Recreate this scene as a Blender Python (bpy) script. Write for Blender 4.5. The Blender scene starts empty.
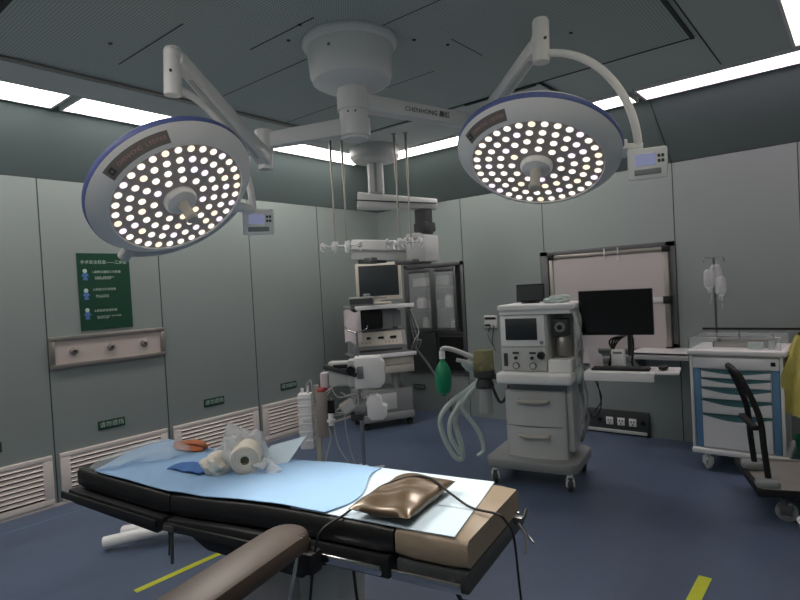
import bpy, bmesh, math, random
from mathutils import Vector, Matrix, Quaternion
random.seed(7)
S = bpy.context.scene
COL = S.collection

# ------------------------------------------------------------------ camera
cam_d = bpy.data.cameras.new('camera'); cam = bpy.data.objects.new('camera', cam_d); COL.objects.link(cam)
cam_d.sensor_width = 36.0; cam_d.lens = 36.0*570/800; cam_d.clip_start = .05
RX = Vector((0.77294674, 0.63210051, -0.05479304)); RY = Vector((0.028613, 0.05154468, 0.99826071)); RZ = Vector((0.6338254, -0.77317015, 0.021755))
cam.matrix_world = Matrix(((RX.x, RY.x, RZ.x, 0), (RX.y, RY.y, RZ.y, 0), (RX.z, RY.z, RZ.z, 1.55), (0, 0, 0, 1)))
S.camera = cam
# ------------------------------------------------------------------ world, exposure
w = bpy.data.worlds.new('world'); S.world = w; w.use_nodes = True
w.node_tree.nodes['Background'].inputs[0].default_value = (.55, .65, .7, 1)
w.node_tree.nodes['Background'].inputs[1].default_value = .0
STRIP = 1.9     # ceiling light strips
LED = .26       # lamp diodes
S.view_settings.view_transform = 'Standard'; S.view_settings.look = 'None'
S.view_settings.exposure = 2.25; S.view_settings.gamma = 1.0; S.view_settings.use_curve_mapping = False

# ------------------------------------------------------------------ materials
def lin(h):
    h = h.lstrip('#'); c = [int(h[i:i+2], 16)/255 for i in (0, 2, 4)]
    return tuple(x/12.92 if x <= .04045 else ((x+.055)/1.055)**2.4 for x in c) + (1,)
def mat(name, hexc, rough=.5, metal=0, noise=0, nscale=8, bump=0, bscale=60, emit=0, ecol=None, trans=0, alpha=1, spec=.5, coat=0, ior=1.45, sheen=0):
    m = bpy.data.materials.new(name); m.use_nodes = True; nt = m.node_tree; b = nt.nodes['Principled BSDF']
    c = lin(hexc)
    b.inputs['Base Color'].default_value = c; b.inputs['Roughness'].default_value = rough; b.inputs['Metallic'].default_value = metal
    b.inputs['Specular IOR Level'].default_value = spec; b.inputs['Coat Weight'].default_value = coat; b.inputs['IOR'].default_value = ior
    b.inputs['Transmission Weight'].default_value = trans; b.inputs['Alpha'].default_value = alpha; b.inputs['Sheen Weight'].default_value = sheen
    if emit:
        b.inputs['Emission Color'].default_value = lin(ecol or hexc); b.inputs['Emission Strength'].default_value = emit
    tc = nt.nodes.new('ShaderNodeTexCoord')
    if noise:
        n = nt.nodes.new('ShaderNodeTexNoise'); n.inputs['Scale'].default_value = nscale; n.inputs['Detail'].default_value = 5
        nt.links.new(tc.outputs['Object'], n.inputs['Vector'])
        mx = nt.nodes.new('ShaderNodeMix'); mx.data_type = 'RGBA'
        mx.inputs[6].default_value = tuple(v*(1-noise) for v in c[:3])+(1,); mx.inputs[7].default_value = tuple(min(1, v*(1+noise)) for v in c[:3])+(1,)
        nt.links.new(n.outputs['Fac'], mx.inputs[0]); nt.links.new(mx.outputs[2], b.inputs['Base Color'])
    if bump:
        n2 = nt.nodes.new('ShaderNodeTexNoise'); n2.inputs['Scale'].default_value = bscale; n2.inputs['Detail'].default_value = 4
        nt.links.new(tc.outputs['Object'], n2.inputs['Vector'])
        bp = nt.nodes.new('ShaderNodeBump'); bp.inputs['Strength'].default_value = bump; bp.inputs['Distance'].default_value = .01
        nt.links.new(n2.outputs['Fac'], bp.inputs['Height']); nt.links.new(bp.outputs[0], b.inputs['Normal'])
    return m

M = {}
M['wall'] = mat('wall_enamel', '#919b98', .36, .25, noise=.05, nscale=1.5, bump=.03, bscale=5)
M['cove'] = mat('cove_enamel', '#72807f', .45, noise=.05, nscale=1.5)
M['panelface'] = mat('panel_face_steel', '#d8ccc4', .33, .4, noise=.06, nscale=6)  # pale pinkish tone stands in for the lamps mirrored in the steel
M['seam'] = mat('seam_dark', '#39413f', .7)
M['ceil'] = mat('ceiling_panel', '#c3cdca', .5, noise=.04, nscale=2)
M['beam'] = mat('ceiling_beam', '#d0d6d4', .45, noise=.04, nscale=2)
M['steel'] = mat('brushed_steel', '#a8a39c', .34, .85, noise=.08, nscale=14)
M['darksteel'] = mat('dark_steel', '#6d6f70', .4, .7, noise=.08, nscale=10)
M['chrome'] = mat('chrome', '#c8c8c8', .15, 1)
M['white'] = mat('white_enamel', '#eeefee', .35, noise=.03, nscale=6)
M['cream'] = mat('cream_plastic', '#bdb9ad', .45, noise=.04, nscale=6)
M['grille'] = mat('grille_enamel', '#e2dad2', .4, .1, noise=.05, nscale=7)
M['grey'] = mat('grey_plastic', '#8b8f8f', .45, noise=.05, nscale=6)
M['lgrey'] = mat('light_grey_plastic', '#c4c7c5', .4, noise=.04, nscale=6)
M['tan'] = mat('tan_canister', '#8c8680', .45, noise=.06, nscale=6)
M['dgrey'] = mat('dark_grey_plastic', '#3d4041', .5, noise=.06, nscale=6)
M['black'] = mat('black_plastic', '#121314', .4)
M['rubber'] = mat('black_rubber', '#17181a', .6, noise=.1, nscale=20)
M['screen'] = mat('black_screen', '#08090a', .22)
M['greyscreen'] = mat('grey_screen', '#2d3336', .3, noise=.1, nscale=30)
M['lamp'] = mat('lamp_enamel', '#ececea', .35, noise=.02, nscale=5)
M['lampblue'] = mat('lamp_blue_rim', '#5a679e', .4, noise=.04, nscale=5)
M['lampface'] = mat('lamp_lens_panel', '#b8aeaa', .3, noise=.05, nscale=9)
M['plate'] = mat('name_plate_grey', '#77736f', .4)
M['platetext'] = mat('name_plate_text', '#c49a96', .5)
M['ink'] = mat('dark_ink', '#4c4648', .6)
for i, c in enumerate(('#fff0dc', '#fff6e8', '#ffe6c4', '#f0dcf6')):
    M['led%d' % i] = mat('led_glow_%s' % 'abcd'[i], '#ffffff', .3, emit=LED, ecol=c)
M['strip'] = mat('light_diffuser', '#ffffff', .5, emit=STRIP, ecol='#fff6f2')
M['stripd'] = mat('light_diffuser_dim', '#ffffff', .5, emit=STRIP*.26, ecol='#f3ead8')
M['stripp'] = mat('light_diffuser_pink', '#ffffff', .5, emit=STRIP*.8, ecol='#f6dcea')
M['pad'] = mat('black_mattress_vinyl', '#191919', .33, noise=.2, nscale=4, bump=.1, bscale=14)
M['padhead'] = mat('lamplit_mattress_vinyl', '#8a7c6a', .4, noise=.08, nscale=4, bump=.08, bscale=16)  # tan puts the lamps' light on the black head pad into its colour
M['armpad'] = mat('dark_brown_leather', '#3c322b', .5, noise=.12, nscale=6, bump=.08, bscale=30)
M['pillow'] = mat('bronze_leather', '#5a4c3a', .3, .2, noise=.1, nscale=8, bump=.25, bscale=9)
M['sheet'] = mat('blue_sheet', '#8cb0d2', .85, noise=.06, nscale=7, bump=.25, bscale=9)
M['sheetpale'] = mat('pale_sheet', '#bccfdb', .85, noise=.04, nscale=7, bump=.2, bscale=9)
M['bluecloth'] = mat('blue_cloth', '#3f6aa6', .85, noise=.1, nscale=10)
M['gauze'] = mat('white_gauze', '#d8d2c4', .9, noise=.06, nscale=30, bump=.4, bscale=60)
M['rollcore'] = mat('roll_core', '#8d8672', .9)
M['film'] = mat('clear_film', '#dfe4e6', .2, alpha=.35, noise=.1, nscale=25, bump=.6, bscale=30)
M['filmdim'] = mat('clear_film_thin', '#c9d6dd', .25, alpha=.28, bump=.6, bscale=30)
M['orange'] = mat('rust_cloth', '#a8623e', .8, noise=.15, nscale=20, bump=.3)
M['tape'] = mat('yellow_floor_tape', '#c7cf35', .5, noise=.08, nscale=20)
M['yellowbag'] = mat('yellow_bag_film', '#c8bf66', .35, noise=.12, nscale=14, bump=.8, bscale=12, alpha=.82)
M['bluetrim'] = mat('blue_drawer_trim', '#6794bb', .4, noise=.04, nscale=6)
M['tealtrim'] = mat('teal_drawer_grip', '#4a7880', .4, noise=.05, nscale=6)
M['drawer'] = mat('white_drawer', '#f0f1f5', .35, noise=.03, nscale=6)
M['green'] = mat('green_rubber_bag', '#158a62', .4, noise=.15, nscale=12)
M['hose'] = mat('pale_green_hose', '#cfded9', .35, alpha=.85)
M['tube'] = mat('clear_tube', '#b9bdbb', .3, alpha=.8)
M['amber'] = mat('amber_absorber', '#8f8a55', .3, noise=.2, nscale=15, alpha=.6)
M['glass'] = mat('clear_glass', '#e4efee', .05, alpha=.18)
M['poster'] = mat('dark_green_poster', '#16402f', .4, noise=.05, nscale=6)
M['postertext'] = mat('poster_white_print', '#a9bdb2', .6)
M['posterfig'] = mat('poster_figure_blue', '#4a6fa0', .6)
M['board'] = mat('whiteboard_face', '#b5b0af', .3, noise=.03, nscale=2)
M['red'] = mat('red_cap', '#9a3a38', .5)
M['paper'] = mat('white_paper', '#cfc6c8', .8, noise=.03, nscale=20)
M['lcd'] = mat('small_lcd', '#6a6f8a', .3, emit=.12, ecol='#8a8fb0')
M['deck'] = mat('trolley_deck_steel', '#9c9a94', .4, .4, noise=.12, nscale=9)

# floor
def floor_mat():
    m = bpy.data.materials.new('blue_vinyl_floor'); m.use_nodes = True; nt = m.node_tree; b = nt.nodes['Principled BSDF']
    tc = nt.nodes.new('ShaderNodeTexCoord')
    n = nt.nodes.new('ShaderNodeTexNoise'); n.inputs['Scale'].default_value = 2.2; n.inputs['Detail'].default_value = 8; n.inputs['Roughness'].default_value = .65
    n2 = nt.nodes.new('ShaderNodeTexNoise'); n2.inputs['Scale'].default_value = 160; n2.inputs['Detail'].default_value = 2
    mp = nt.nodes.new('ShaderNodeMapping'); mp.inputs['Scale'].default_value = (1, .35, 1)
    nt.links.new(tc.outputs['Object'], mp.inputs[0]); nt.links.new(mp.outputs[0], n.inputs['Vector']); nt.links.new(tc.outputs['Object'], n2.inputs['Vector'])
    ad = nt.nodes.new('ShaderNodeMath'); ad.operation = 'MULTIPLY_ADD'; ad.inputs[1].default_value = .3; nt.links.new(n2.outputs[0], ad.inputs[0]); nt.links.new(n.outputs[0], ad.inputs[2])
    r = nt.nodes.new('ShaderNodeValToRGB'); r.color_ramp.elements[0].position = .4; r.color_ramp.elements[1].position = .95
    r.color_ramp.elements[0].color = lin('#424f66'); r.color_ramp.elements[1].color = lin('#5f6f87')
    nt.links.new(ad.outputs[0], r.inputs[0]); nt.links.new(r.outputs[0], b.inputs['Base Color'])
    rr = nt.nodes.new('ShaderNodeMapRange'); rr.inputs[3].default_value = .28; rr.inputs[4].default_value = .5
    nt.links.new(n.outputs[0], rr.inputs[0]); nt.links.new(rr.outputs[0], b.inputs['Roughness'])
    return m
M['floor'] = floor_mat()
# perforated ceiling plate
def perf_mat():
    m = bpy.data.materials.new('perforated_plate'); m.use_nodes = True; nt = m.node_tree; b = nt.nodes['Principled BSDF']
    tc = nt.nodes.new('ShaderNodeTexCoord'); sp = nt.nodes.new('ShaderNodeSeparateXYZ'); nt.links.new(tc.outputs['Object'], sp.inputs[0])
    P = .017
    outs = []
    for ax in (0, 1):
        k = nt.nodes.new('ShaderNodeMath'); k.operation = 'MULTIPLY'; k.inputs[1].default_value = 2*math.pi/P; nt.links.new(sp.outputs[ax], k.inputs[0])
        s = nt.nodes.new('ShaderNodeMath'); s.operation = 'COSINE'; nt.links.new(k.outputs[0], s.inputs[0]); outs.append(s)
    a = nt.nodes.new('ShaderNodeMath'); a.operation = 'ADD'; nt.links.new(outs[0].outputs[0], a.inputs[0]); nt.links.new(outs[1].outputs[0], a.inputs[1])
    r = nt.nodes.new('ShaderNodeValToRGB'); r.color_ramp.elements[0].position = .45; r.color_ramp.elements[1].position = .75
    r.color_ramp.elements[0].color = lin('#bcc8c5'); r.color_ramp.elements[1].color = lin('#5c6666')
    h = nt.nodes.new('ShaderNodeMath'); h.operation = 'MULTIPLY_ADD'; h.inputs[1].default_value = .5; h.inputs[2].default_value = .0; nt.links.new(a.outputs[0], h.inputs[0])
    nt.links.new(h.outputs[0], r.inputs[0]); nt.links.new(r.outputs[0], b.inputs['Base Color']); b.inputs['Roughness'].default_value = .5
    return m
M['perf'] = perf_mat()

# ------------------------------------------------------------------ mesh builder
def catmull(pts, sub=8):
    P = [Vector(p) for p in pts]; P = [P[0]*2-P[1]] + P + [P[-1]*2-P[-2]]; out = []
    for i in range(1, len(P)-2):
        for k in range(sub):
            t = k/sub; a, b, c, d = P[i-1:i+3]
            out.append(.5*((2*b)+(c-a)*t+(2*a-5*b+4*c-d)*t*t+(3*b-a-3*c+d)*t**3))
    out.append(P[-2]); return out
class MB:
    def __init__(s): s.bm = bmesh.new(); s.T = Matrix()
    def _add(s, tmp, m):
        off = len(s.bm.verts); vs = [s.bm.verts.new(s.T @ v.co) for v in tmp.verts]
        for f in tmp.faces:
            try:
                g = s.bm.faces.new([vs[v.index] for v in f.verts]); g.material_index = m; g.smooth = True
            except ValueError: pass
        tmp.free(); return s
    def box(s, x0, x1, y0, y1, z0, z1, m=0, bev=0, seg=2, R=None, c=None):
        t = bmesh.new(); bmesh.ops.create_cube(t, size=1)
        sx, sy, sz = x1-x0, y1-y0, z1-z0
        for v in t.verts: v.co = Vector((v.co.x*sx, v.co.y*sy, v.co.z*sz))
        if bev:
            bev = min(bev, .49*min(abs(sx), abs(sy), abs(sz)))
            bmesh.ops.bevel(t, geom=t.edges[:], offset=bev, segments=seg, profile=.5, affect='EDGES')
        ce = Vector(((x0+x1)/2, (y0+y1)/2, (z0+z1)/2))
        for v in t.verts: v.co = (R @ v.co if R else v.co) + ce
        t.verts.index_update(); return s._add(t, m)
    def bar(s, p0, p1, wd, ht, m=0, bev=0, up=(0, 0, 1), w1=None, h1=None):
        p0, p1 = Vector(p0), Vector(p1); d = p1-p0; L = d.length; z = d/L; x = z.cross(Vector(up))
        if x.length < 1e-4: x = Vector((1, 0, 0))
        x.normalize(); y = x.cross(z)
        t = bmesh.new(); bmesh.ops.create_cube(t, size=1)
        w1 = w1 or wd; h1 = h1 or ht
        for v in t.verts:
            k = v.co.z+.5; v.co = Vector((v.co.x*(wd*(1-k)+w1*k), v.co.y*(ht*(1-k)+h1*k), k*L))
        if bev: bmesh.ops.bevel(t, geom=t.edges[:], offset=bev, segments=2, profile=.5, affect='EDGES')
        for v in t.verts: v.co = p0 + x*v.co.x + y*v.co.y + z*v.co.z
        t.verts.index_update(); return s._add(t, m)
    def lathe(s, prof, o=(0, 0, 0), ax=(0, 0, 1), n=28, m=0):
        o = Vector(o); z = Vector(ax).normalized(); x = z.orthogonal().normalized(); y = z.cross(x)
        t = bmesh.new(); rings = []
        for r, h in prof:
            rings.append([t.verts.new(o+z*h)] if r < 1e-6 else [t.verts.new(o+z*h+(x*math.cos(2*math.pi*k/n)+y*math.sin(2*math.pi*k/n))*r) for k in range(n)])
        for a, b in zip(rings, rings[1:]):
            for k in range(n):
                k2 = (k+1) % n
                if len(a) == 1 and len(b) == 1: continue
                if len(a) == 1: t.faces.new([a[0], b[k2], b[k]][::-1])
                elif len(b) == 1: t.faces.new([a[k], a[k2], b[0]])
                else: t.faces.new([a[k], a[k2], b[k2], b[k]])
        t.verts.index_update(); return s._add(t, m)
    def cyl(s, p0, p1, r, r1=None, n=20, m=0):
        p0, p1 = Vector(p0), Vector(p1); L = (p1-p0).length; r1 = r if r1 is None else r1
        return s.lathe([(0, 0), (r, 0), (r1, L), (0, L)], p0, p1-p0, n, m)
    def tube(s, pts, r, n=8, m=0, smooth=True, sub=6):
        P = catmull(pts, sub) if smooth else [Vector(p) for p in pts]
        t = bmesh.new(); rings = []; x = None
        for i, p in enumerate(P):
            d = (P[min(i+1, len(P)-1)]-P[max(i-1, 0)]).normalized()
            x = d.orthogonal().normalized() if x is None else (x-d*x.dot(d)).normalized()
            y = d.cross(x); rings.append([t.verts.new(p+(x*math.cos(2*math.pi*k/n)+y*math.sin(2*math.pi*k/n))*r) for k in range(n)])
        for a, b in zip(rings, rings[1:]):
            for k in range(n): t.faces.new([a[k], a[(k+1) % n], b[(k+1) % n], b[k]])
        t.faces.new(rings[0][::-1]); t.faces.new(rings[-1])
        t.verts.index_update(); return s._add(t, m)
    def prism(s, poly, d, m=0, bev=0):
        t = bmesh.new(); a = [t.verts.new(Vector(p)) for p in poly]; d = Vector(d); b = [t.verts.new(Vector(p)+d) for p in poly]
        n = len(a); t.faces.new(a[::-1]); t.faces.new(b)
        for k in range(n): t.faces.new([a[k], a[(k+1) % n], b[(k+1) % n], b[k]])
        bmesh.ops.recalc_face_normals(t, faces=t.faces[:])
        if bev: bmesh.ops.bevel(t, geom=t.edges[:], offset=bev, segments=2, profile=.5, affect='EDGES')
        t.verts.index_update(); return s._add(t, m)
    def grid(s, fn, nu, nv, th=0, m=0):
        t = bmesh.new(); top = [[t.verts.new(fn(i/nu, j/nv)) for j in range(nv+1)] for i in range(nu+1)]
        for i in range(nu):
            for j in range(nv): t.faces.new([top[i][j], top[i+1][j], top[i+1][j+1], top[i][j+1]])
        if th:
            bot = [[t.verts.new(v.co-Vector((0, 0, th))) for v in row] for row in top]
            for i in range(nu):
                for j in range(nv): t.faces.new([bot[i][j], bot[i][j+1], bot[i+1][j+1], bot[i+1][j]])
            for i in range(nu):
                t.faces.new([top[i][0], bot[i][0], bot[i+1][0], top[i+1][0]]); t.faces.new([top[i][nv], top[i+1][nv], bot[i+1][nv], bot[i][nv]])
            for j in range(nv):
                t.faces.new([top[0][j], top[0][j+1], bot[0][j+1], bot[0][j]]); t.faces.new([top[nu][j], bot[nu][j], bot[nu][j+1], top[nu][j+1]])
        t.verts.index_update(); return s._add(t, m)
    def blob(s, c, r, m=0, seed=0, amp=.25, sub=3):
        t = bmesh.new(); bmesh.ops.create_icosphere(t, subdivisions=sub, radius=1); rnd = random.Random(seed)
        ph = [(Vector((rnd.uniform(-1, 1), rnd.uniform(-1, 1), rnd.uniform(-1, 1)))*rnd.uniform(2, 6), rnd.uniform(0, 6)) for _ in range(9)]
        for v in t.verts:
            k = 1+amp*sum(math.sin(v.co.dot(a)+b) for a, b in ph)/3
            v.co = Vector((v.co.x*r[0]*k, v.co.y*r[1]*k, v.co.z*r[2]*k))+Vector(c)
        t.verts.index_update(); return s._add(t, m)
    def build(s, name, mats, parent=None, loc=None, rot=None, M4=None, ang=35):
        me = bpy.data.meshes.new(name); bmesh.ops.recalc_face_normals(s.bm, faces=s.bm.faces[:]); s.bm.to_mesh(me); s.bm.free()
        for k in (mats if isinstance(mats, (list, tuple)) else [mats]): me.materials.append(M[k])
        try: me.set_sharp_from_angle(angle=math.radians(ang))
        except Exception: pass
        o = bpy.data.objects.new(name, me); COL.objects.link(o)
        if parent: o.parent = parent
        if loc is not None: o.location = loc
        if rot is not None: o.rotation_euler = rot
        if M4 is not None: o.matrix_local = M4
        return o
def tag(o, label, cat, group=None, kind=None):
    o['label'] = label; o['category'] = cat
    if group: o['group'] = group
    if kind: o['kind'] = kind
    return o
def thing(name, label, cat, loc=(0, 0, 0), rz=0, group=None):
    o = bpy.data.objects.new(name, None); COL.objects.link(o); o.empty_display_size = .1
    o.location = loc; o.rotation_euler = (0, 0, rz); return tag(o, label, cat, group)
def struct(o): o['kind'] = 'structure'; return o
def rebase(o, base):
    """move a mesh built in world coordinates so that its origin sits at base"""
    base = Vector(base)
    o.data.transform(Matrix.Translation(-base)); o.location = base; return o
def text(name, body, size, matk, parent=None, loc=(0, 0, 0), M4=None, ext=.0006, align='CENTER'):
    cu = bpy.data.curves.new(name, 'FONT'); cu.body = body; cu.size = size; cu.extrude = ext; cu.align_x = align; cu.align_y = 'CENTER'
    t = bpy.data.objects.new(name, cu); COL.objects.link(t)
    bpy.context.view_layer.update()
    me = bpy.data.meshes.new_from_object(t.evaluated_get(bpy.context.evaluated_depsgraph_get()))
    bpy.data.objects.remove(t); me.materials.clear(); me.materials.append(M[matk]); me.name = name
    o = bpy.data.objects.new(name, me); COL.objects.link(o); o.parent = parent
    if M4 is not None: o.matrix_local = M4
    else: o.location = loc
    return o
def frame(x, y, z, o): # matrix from axes
    x, y, z = Vector(x), Vector(y), Vector(z); o = Vector(o)
    return Matrix(((x.x, y.x, z.x, o.x), (x.y, y.y, z.y, o.y), (x.z, y.z, z.z, o.z), (0, 0, 0, 1)))
def caster(parent, loc, r=.045, heading=0, m=('grey', 'white', 'rubber')):
    b = MB(); x, y, z = 0, 0, 0
    b.cyl((0, 0, r*1.7), (0, 0, r*2.35), r*.42); b.box(-r*.5, r*.5, -r*.75, r*.6, r*1.35, r*1.75, bev=.004)
    for s in (-1, 1): b.box(s*r*.5-.004, s*r*.5+.004, -r*.6, r*.45, r*.7, r*1.6, bev=.002)
    f = b.build('caster', m[1], parent, loc, (0, 0, heading))
    wv = MB(); 
    wv.lathe([(0, -r*.3), (r*.8, -r*.34), (r, -r*.22), (r, r*.22), (r*.8, r*.34), (0, r*.3)], (0, -r*.1, r), (1, 0, 0), 24)
    wh = wv.build('wheel', m[2], f)
    h = MB(); h.lathe([(0, -r*.36), (r*.5, -r*.36), (r*.5, r*.36), (0, r*.36)], (0, -r*.1, r), (1, 0, 0), 16); h.build('wheel_hub', m[0], f)
    return f
PI = math.pi
XL, YB, XR, YF, ZC, ZW = -4.92, 5.63, .9, -.9, 3.0, 2.55

# ================================================================== SETTING
struct(MB().box(XL-.1, XR+.1, YF-.1, YB+.6, -.1, 0).box(-4.66, -4.655, YF, YB, 0, .0006, m=1).build('floor', ['floor', 'bluetrim']))
def seams_left(b, ys, z0, z1):
    for y in ys: b.box(XL, XL+.002, y-.004, y+.004, z0, z1, m=1)
b = MB().box(XL-.1, XL, YF-.1, YB+.1, 0, 3.1); seams_left(b, (.71, 1.67, 2.61, 3.6, 4.56), 0, ZW)
b.box(XL, XL+.002, YF, YB, ZW-.006, ZW, m=1); struct(b.build('wall_left', ['wall', 'seam']))
b = MB()
CX0, CX1, CZ0, CZ1 = -4.52, -3.63, .47, 1.82
WX0, WX1, WZ0, WZ1 = -2.66, -1.34, .84, 1.84
for (x0, x1, z0, z1) in ((XL-.1, CX0, 0, 3.1), (CX0, CX1, 0, CZ0), (CX0, CX1, CZ1, 3.1), (CX1, WX0, 0, 3.1), (WX0, WX1, 0, WZ0), (WX0, WX1, WZ1, 3.1), (WX1, XR+.1, 0, 3.1)):
    b.box(x0, x1, YB, YB+.1, z0, z1)
for x, z0 in ((-3.635, CZ1), (-3.635, 0), (-2.62, WZ1), (-2.62, 0), (-1.34, 0), (-.4, 0)):
    z1 = ZW if z0 else (CZ0 if x < -3.6 else (WZ0 if x < -2 else ZW))
    b.box(x-.004, x+.004, YB-.002, YB, z0, z1, m=1)
b.box(-3.62, -2.63, YB-.002, YB, .42, .425, m=1)
b.box(XL, XR, YB-.002, YB, ZW-.006, ZW, m=1); struct(b.build('wall_back', ['wall', 'seam']))
struct(MB().box(XR, XR+.1, YF-.1, YB, 0, 3.1).build('wall_right', 'wall'))
struct(MB().box(XL, XR, YF-.1, YF, 0, 3.1).build('wall_front', 'wall'))
# slanted cove panels between wall top and ceiling lights
b = MB().prism([(XL, YF, ZW), (XL, YF, ZC), (-4.5, YF, ZC)], (0, YB-YF, 0))
for y in (): b.prism([(XL+.001, y-.003, ZW), (-4.499, y-.003, ZC), (-4.502, y-.003, ZC-.001), (XL+.003, y-.003, ZW-.001)], (0, .006, 0), m=1)
struct(b.build('trim_1', ['cove', 'seam']))
b = MB().prism([(XL, YB, ZW), (XL, YB, ZC), (XL, 4.98, ZC)], (XR-XL, 0, 0))
for x in (-1.34,): b.prism([(x-.003, YB-.001, ZW), (x-.003, 4.979, ZC), (x-.003, 4.98, ZC-.003), (x-.003, YB-.003, ZW-.003)], (.006, 0, 0), m=1)
struct(b.build('trim_2', ['cove', 'seam']))
# ceiling: slab + beam + perforated plates with seams
b = MB().box(XL-.1, XR+.1, YF-.1, YB+.1, ZC, ZC+.1)
PX0, PX1, PY0, PY1 = -3.74, -.8, .98, 3.93
b.box(PX0, PX1, PY0, PY1, ZC-.012, ZC, m=1)
b.box(-4.1, PX0-.03, YF, 4.62, ZC-.035, ZC, m=2)
b.box(PX0-.03, -1.8, PY1+.03, 4.62, ZC-.02, ZC, m=2)
for y, xa, xb in ((1.66, -3.45, -2.72), (2.43, PX0, PX1), (2.1, -2.75, -2.2), (3.18, PX0, -2.2)): b.box(xa, xb, y-.004, y+.004, ZC-.013, ZC-.001, m=3)
for x in (-1.84,): b.box(x-.003, x+.003, 2.85, 3.2, ZC-.013, ZC-.001, m=3)
b.box(-.755, -.747, YF, 4.62, ZC-.003, ZC, m=3)
b.box(-1.81, -1.8, PY1, 4.62, ZC-.0205, ZC, m=3)
for x, y in ((-2.31, 2.1), (-2.5, 2.18), (-1.9, 2.9), (-2.0, 2.7), (-3.2, 1.5), (-1.3, 3.3)): b.cyl((x, y, ZC-.016), (x, y, ZC-.01), .011, m=3, n=12)
struct(b.build('ceiling', ['ceil', 'perf', 'beam', 'seam']))
b = MB()
b.box(PX0-.03, PX0, PY0-.03, PY1+.03, ZC-.028, ZC); b.box(PX1, PX1+.02, PY0-.03, PY1+.03, ZC-.014, ZC, m=1)
b.box(PX0-.03, PX1+.02, PY1, PY1+.012, ZC-.016, ZC, m=1).box(-2.45, -1.84, PY1+.0, PY1+.03, ZC-.024, ZC, m=1); b.box(PX0-.03, PX1+.03, PY0-.03, PY0, ZC-.022, ZC, m=1)
struct(b.build('trim_3', ['steel', 'seam']))
# window
b = MB(); fw = .085
b.box(WX0, WX1, YB-.02, YB+.1, WZ1-.05, WZ1, bev=.004); b.box(WX0, WX1, YB-.02, YB+.1, WZ0, WZ0+.06, bev=.004)
b.box(WX0, WX0+fw, YB-.02, YB+.1, WZ0, WZ1, bev=.004); b.box(WX1-fw, WX1, YB-.02, YB+.1, WZ0, WZ1, bev=.004)
wf = struct(b.build('window_1', 'darksteel'))
MB().box(WX0+fw-.01, WX1-fw+.01, YB+.06, YB+.08, WZ0+.05, WZ1-.04).build('window_pane', 'board', wf)
for i, (a, c) in enumerate((((XL, .02), (YF, YB)),)):
    struct(MB().box(XL, XL+.012, YF, YB, 0, .02).build('baseboard_left', 'grille'))

# ------------------------------------------------------------------ recessed ceiling light strips
def strip(x0, x1, y0, y1, label, m='strip'):
    t = thing('ceiling_light', label, 'ceiling light', ((x0+x1)/2, (y0+y1)/2, ZC), group='recessed ceiling light strips')
    hx, hy = (x1-x0)/2, (y1-y0)/2; k = .018
    f = MB()
    f.box(-hx, hx, -hy, -hy+k, -.03, 0); f.box(-hx, hx, hy-k, hy, -.03, 0); f.box(-hx, -hx+k, -hy+k, hy-k, -.03, 0); f.box(hx-k, hx, -hy+k, hy-k, -.03, 0)
    f.build('light_frame', 'lamp', t)
    MB().box(-hx+k, hx-k, -hy+k, hy-k, -.02, -.002).build('diffuser', m, t)
strip(-4.5, -4.12, -.6, 1.66, 'long white ceiling strip light at the far left edge, nearest the camera')
strip(-4.5, -4.12, 1.71, 3.2, 'white ceiling strip light above the left lamp head and poster')
strip(-4.5, -4.12, 3.26, 4.78, 'white ceiling strip light at left reaching the far corner')
strip(-4.1, -1.41, 4.66, 4.97, 'white ceiling strip light along the back wall starting at the corner')
strip(-1.36, .8, 4.66, 4.97, 'pinkish white ceiling strip light along the back wall at upper right', 'stripp')
strip(-.33, .03, .6, 4.58, 'wide ceiling light at the top right corner, running towards the camera', 'stripd')
strip(-3.6, .6, -.25, .1, 'added fill strip light on the ceiling, unseen behind the camera')  # unseen strip, added to brighten the room from the front

# ------------------------------------------------------------------ wall grilles and their signs
GR = [(.75, 1.645, 'low louvred vent grille at the far left edge of the left wall'),
      (1.70, 2.585, 'low louvred vent grille below the steel outlet panel, behind the table foot'),
      (2.645, 3.575, 'low louvred vent grille behind the gauze roll, third along the wall'),
      (3.63, 4.53, 'low louvred vent grille nearest the far corner, behind the suction stand')]
for y0, y1, lb in GR:
    L = y1-y0
    t = thing('vent_grille', lb, 'vent', (XL, (y0+y1)/2, .025), group='louvred vent grilles along the left wall')
    h = L/2; z1 = .375; f = MB(); k = .07
    f.box(0, .02, -h, h, 0, .045, bev=.003); f.box(0, .02, -h, h, z1-.035, z1, bev=.003); f.box(0, .02, -h, -h+k, .045, z1-.035, bev=.003); f.box(0, .02, h-k, h, .045, z1-.035, bev=.003)
    f.build('grille_frame', 'grille', t)
    s = MB(); n = 8
    for i in range(n):
        z = .06+i*(z1-.035-.05)/n
        s.prism([(.002, -h+k, z+.022), (.006, -h+k, z+.026), (.022, -h+k, z+.004), (.018, -h+k, z)], (0, L-2*k, 0))
    s.box(0, .001, -h+k, h-k, .045, z1-.035, m=1)
    s.build('louvers', ['grille', 'dgrey'], t)
FL = lambda y, z, x=XL: frame((0, 1, 0), (0, 0, 1), (1, 0, 0), (x, y, z))   # text lying on the left wall
for y, lb in ((1.215, 'at the far left edge'), (2.11, 'under the steel outlet panel'), (3.08, 'above the third grille, behind the table'), (4.0, 'above the grille nearest the far corner')):
    t = thing('wall_sign', 'small dark green sign with white characters ' + lb, 'sign', (XL, y, .51), group='small green signs above the vent grilles')
    MB().box(0, .006, -.11, .11, 0, .075, bev=.002).build('sign_plate', 'poster', t)
    text('sign_text', '请勿遮挡', .05, 'postertext', t, M4=FL(0, .037, .0065))
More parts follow.
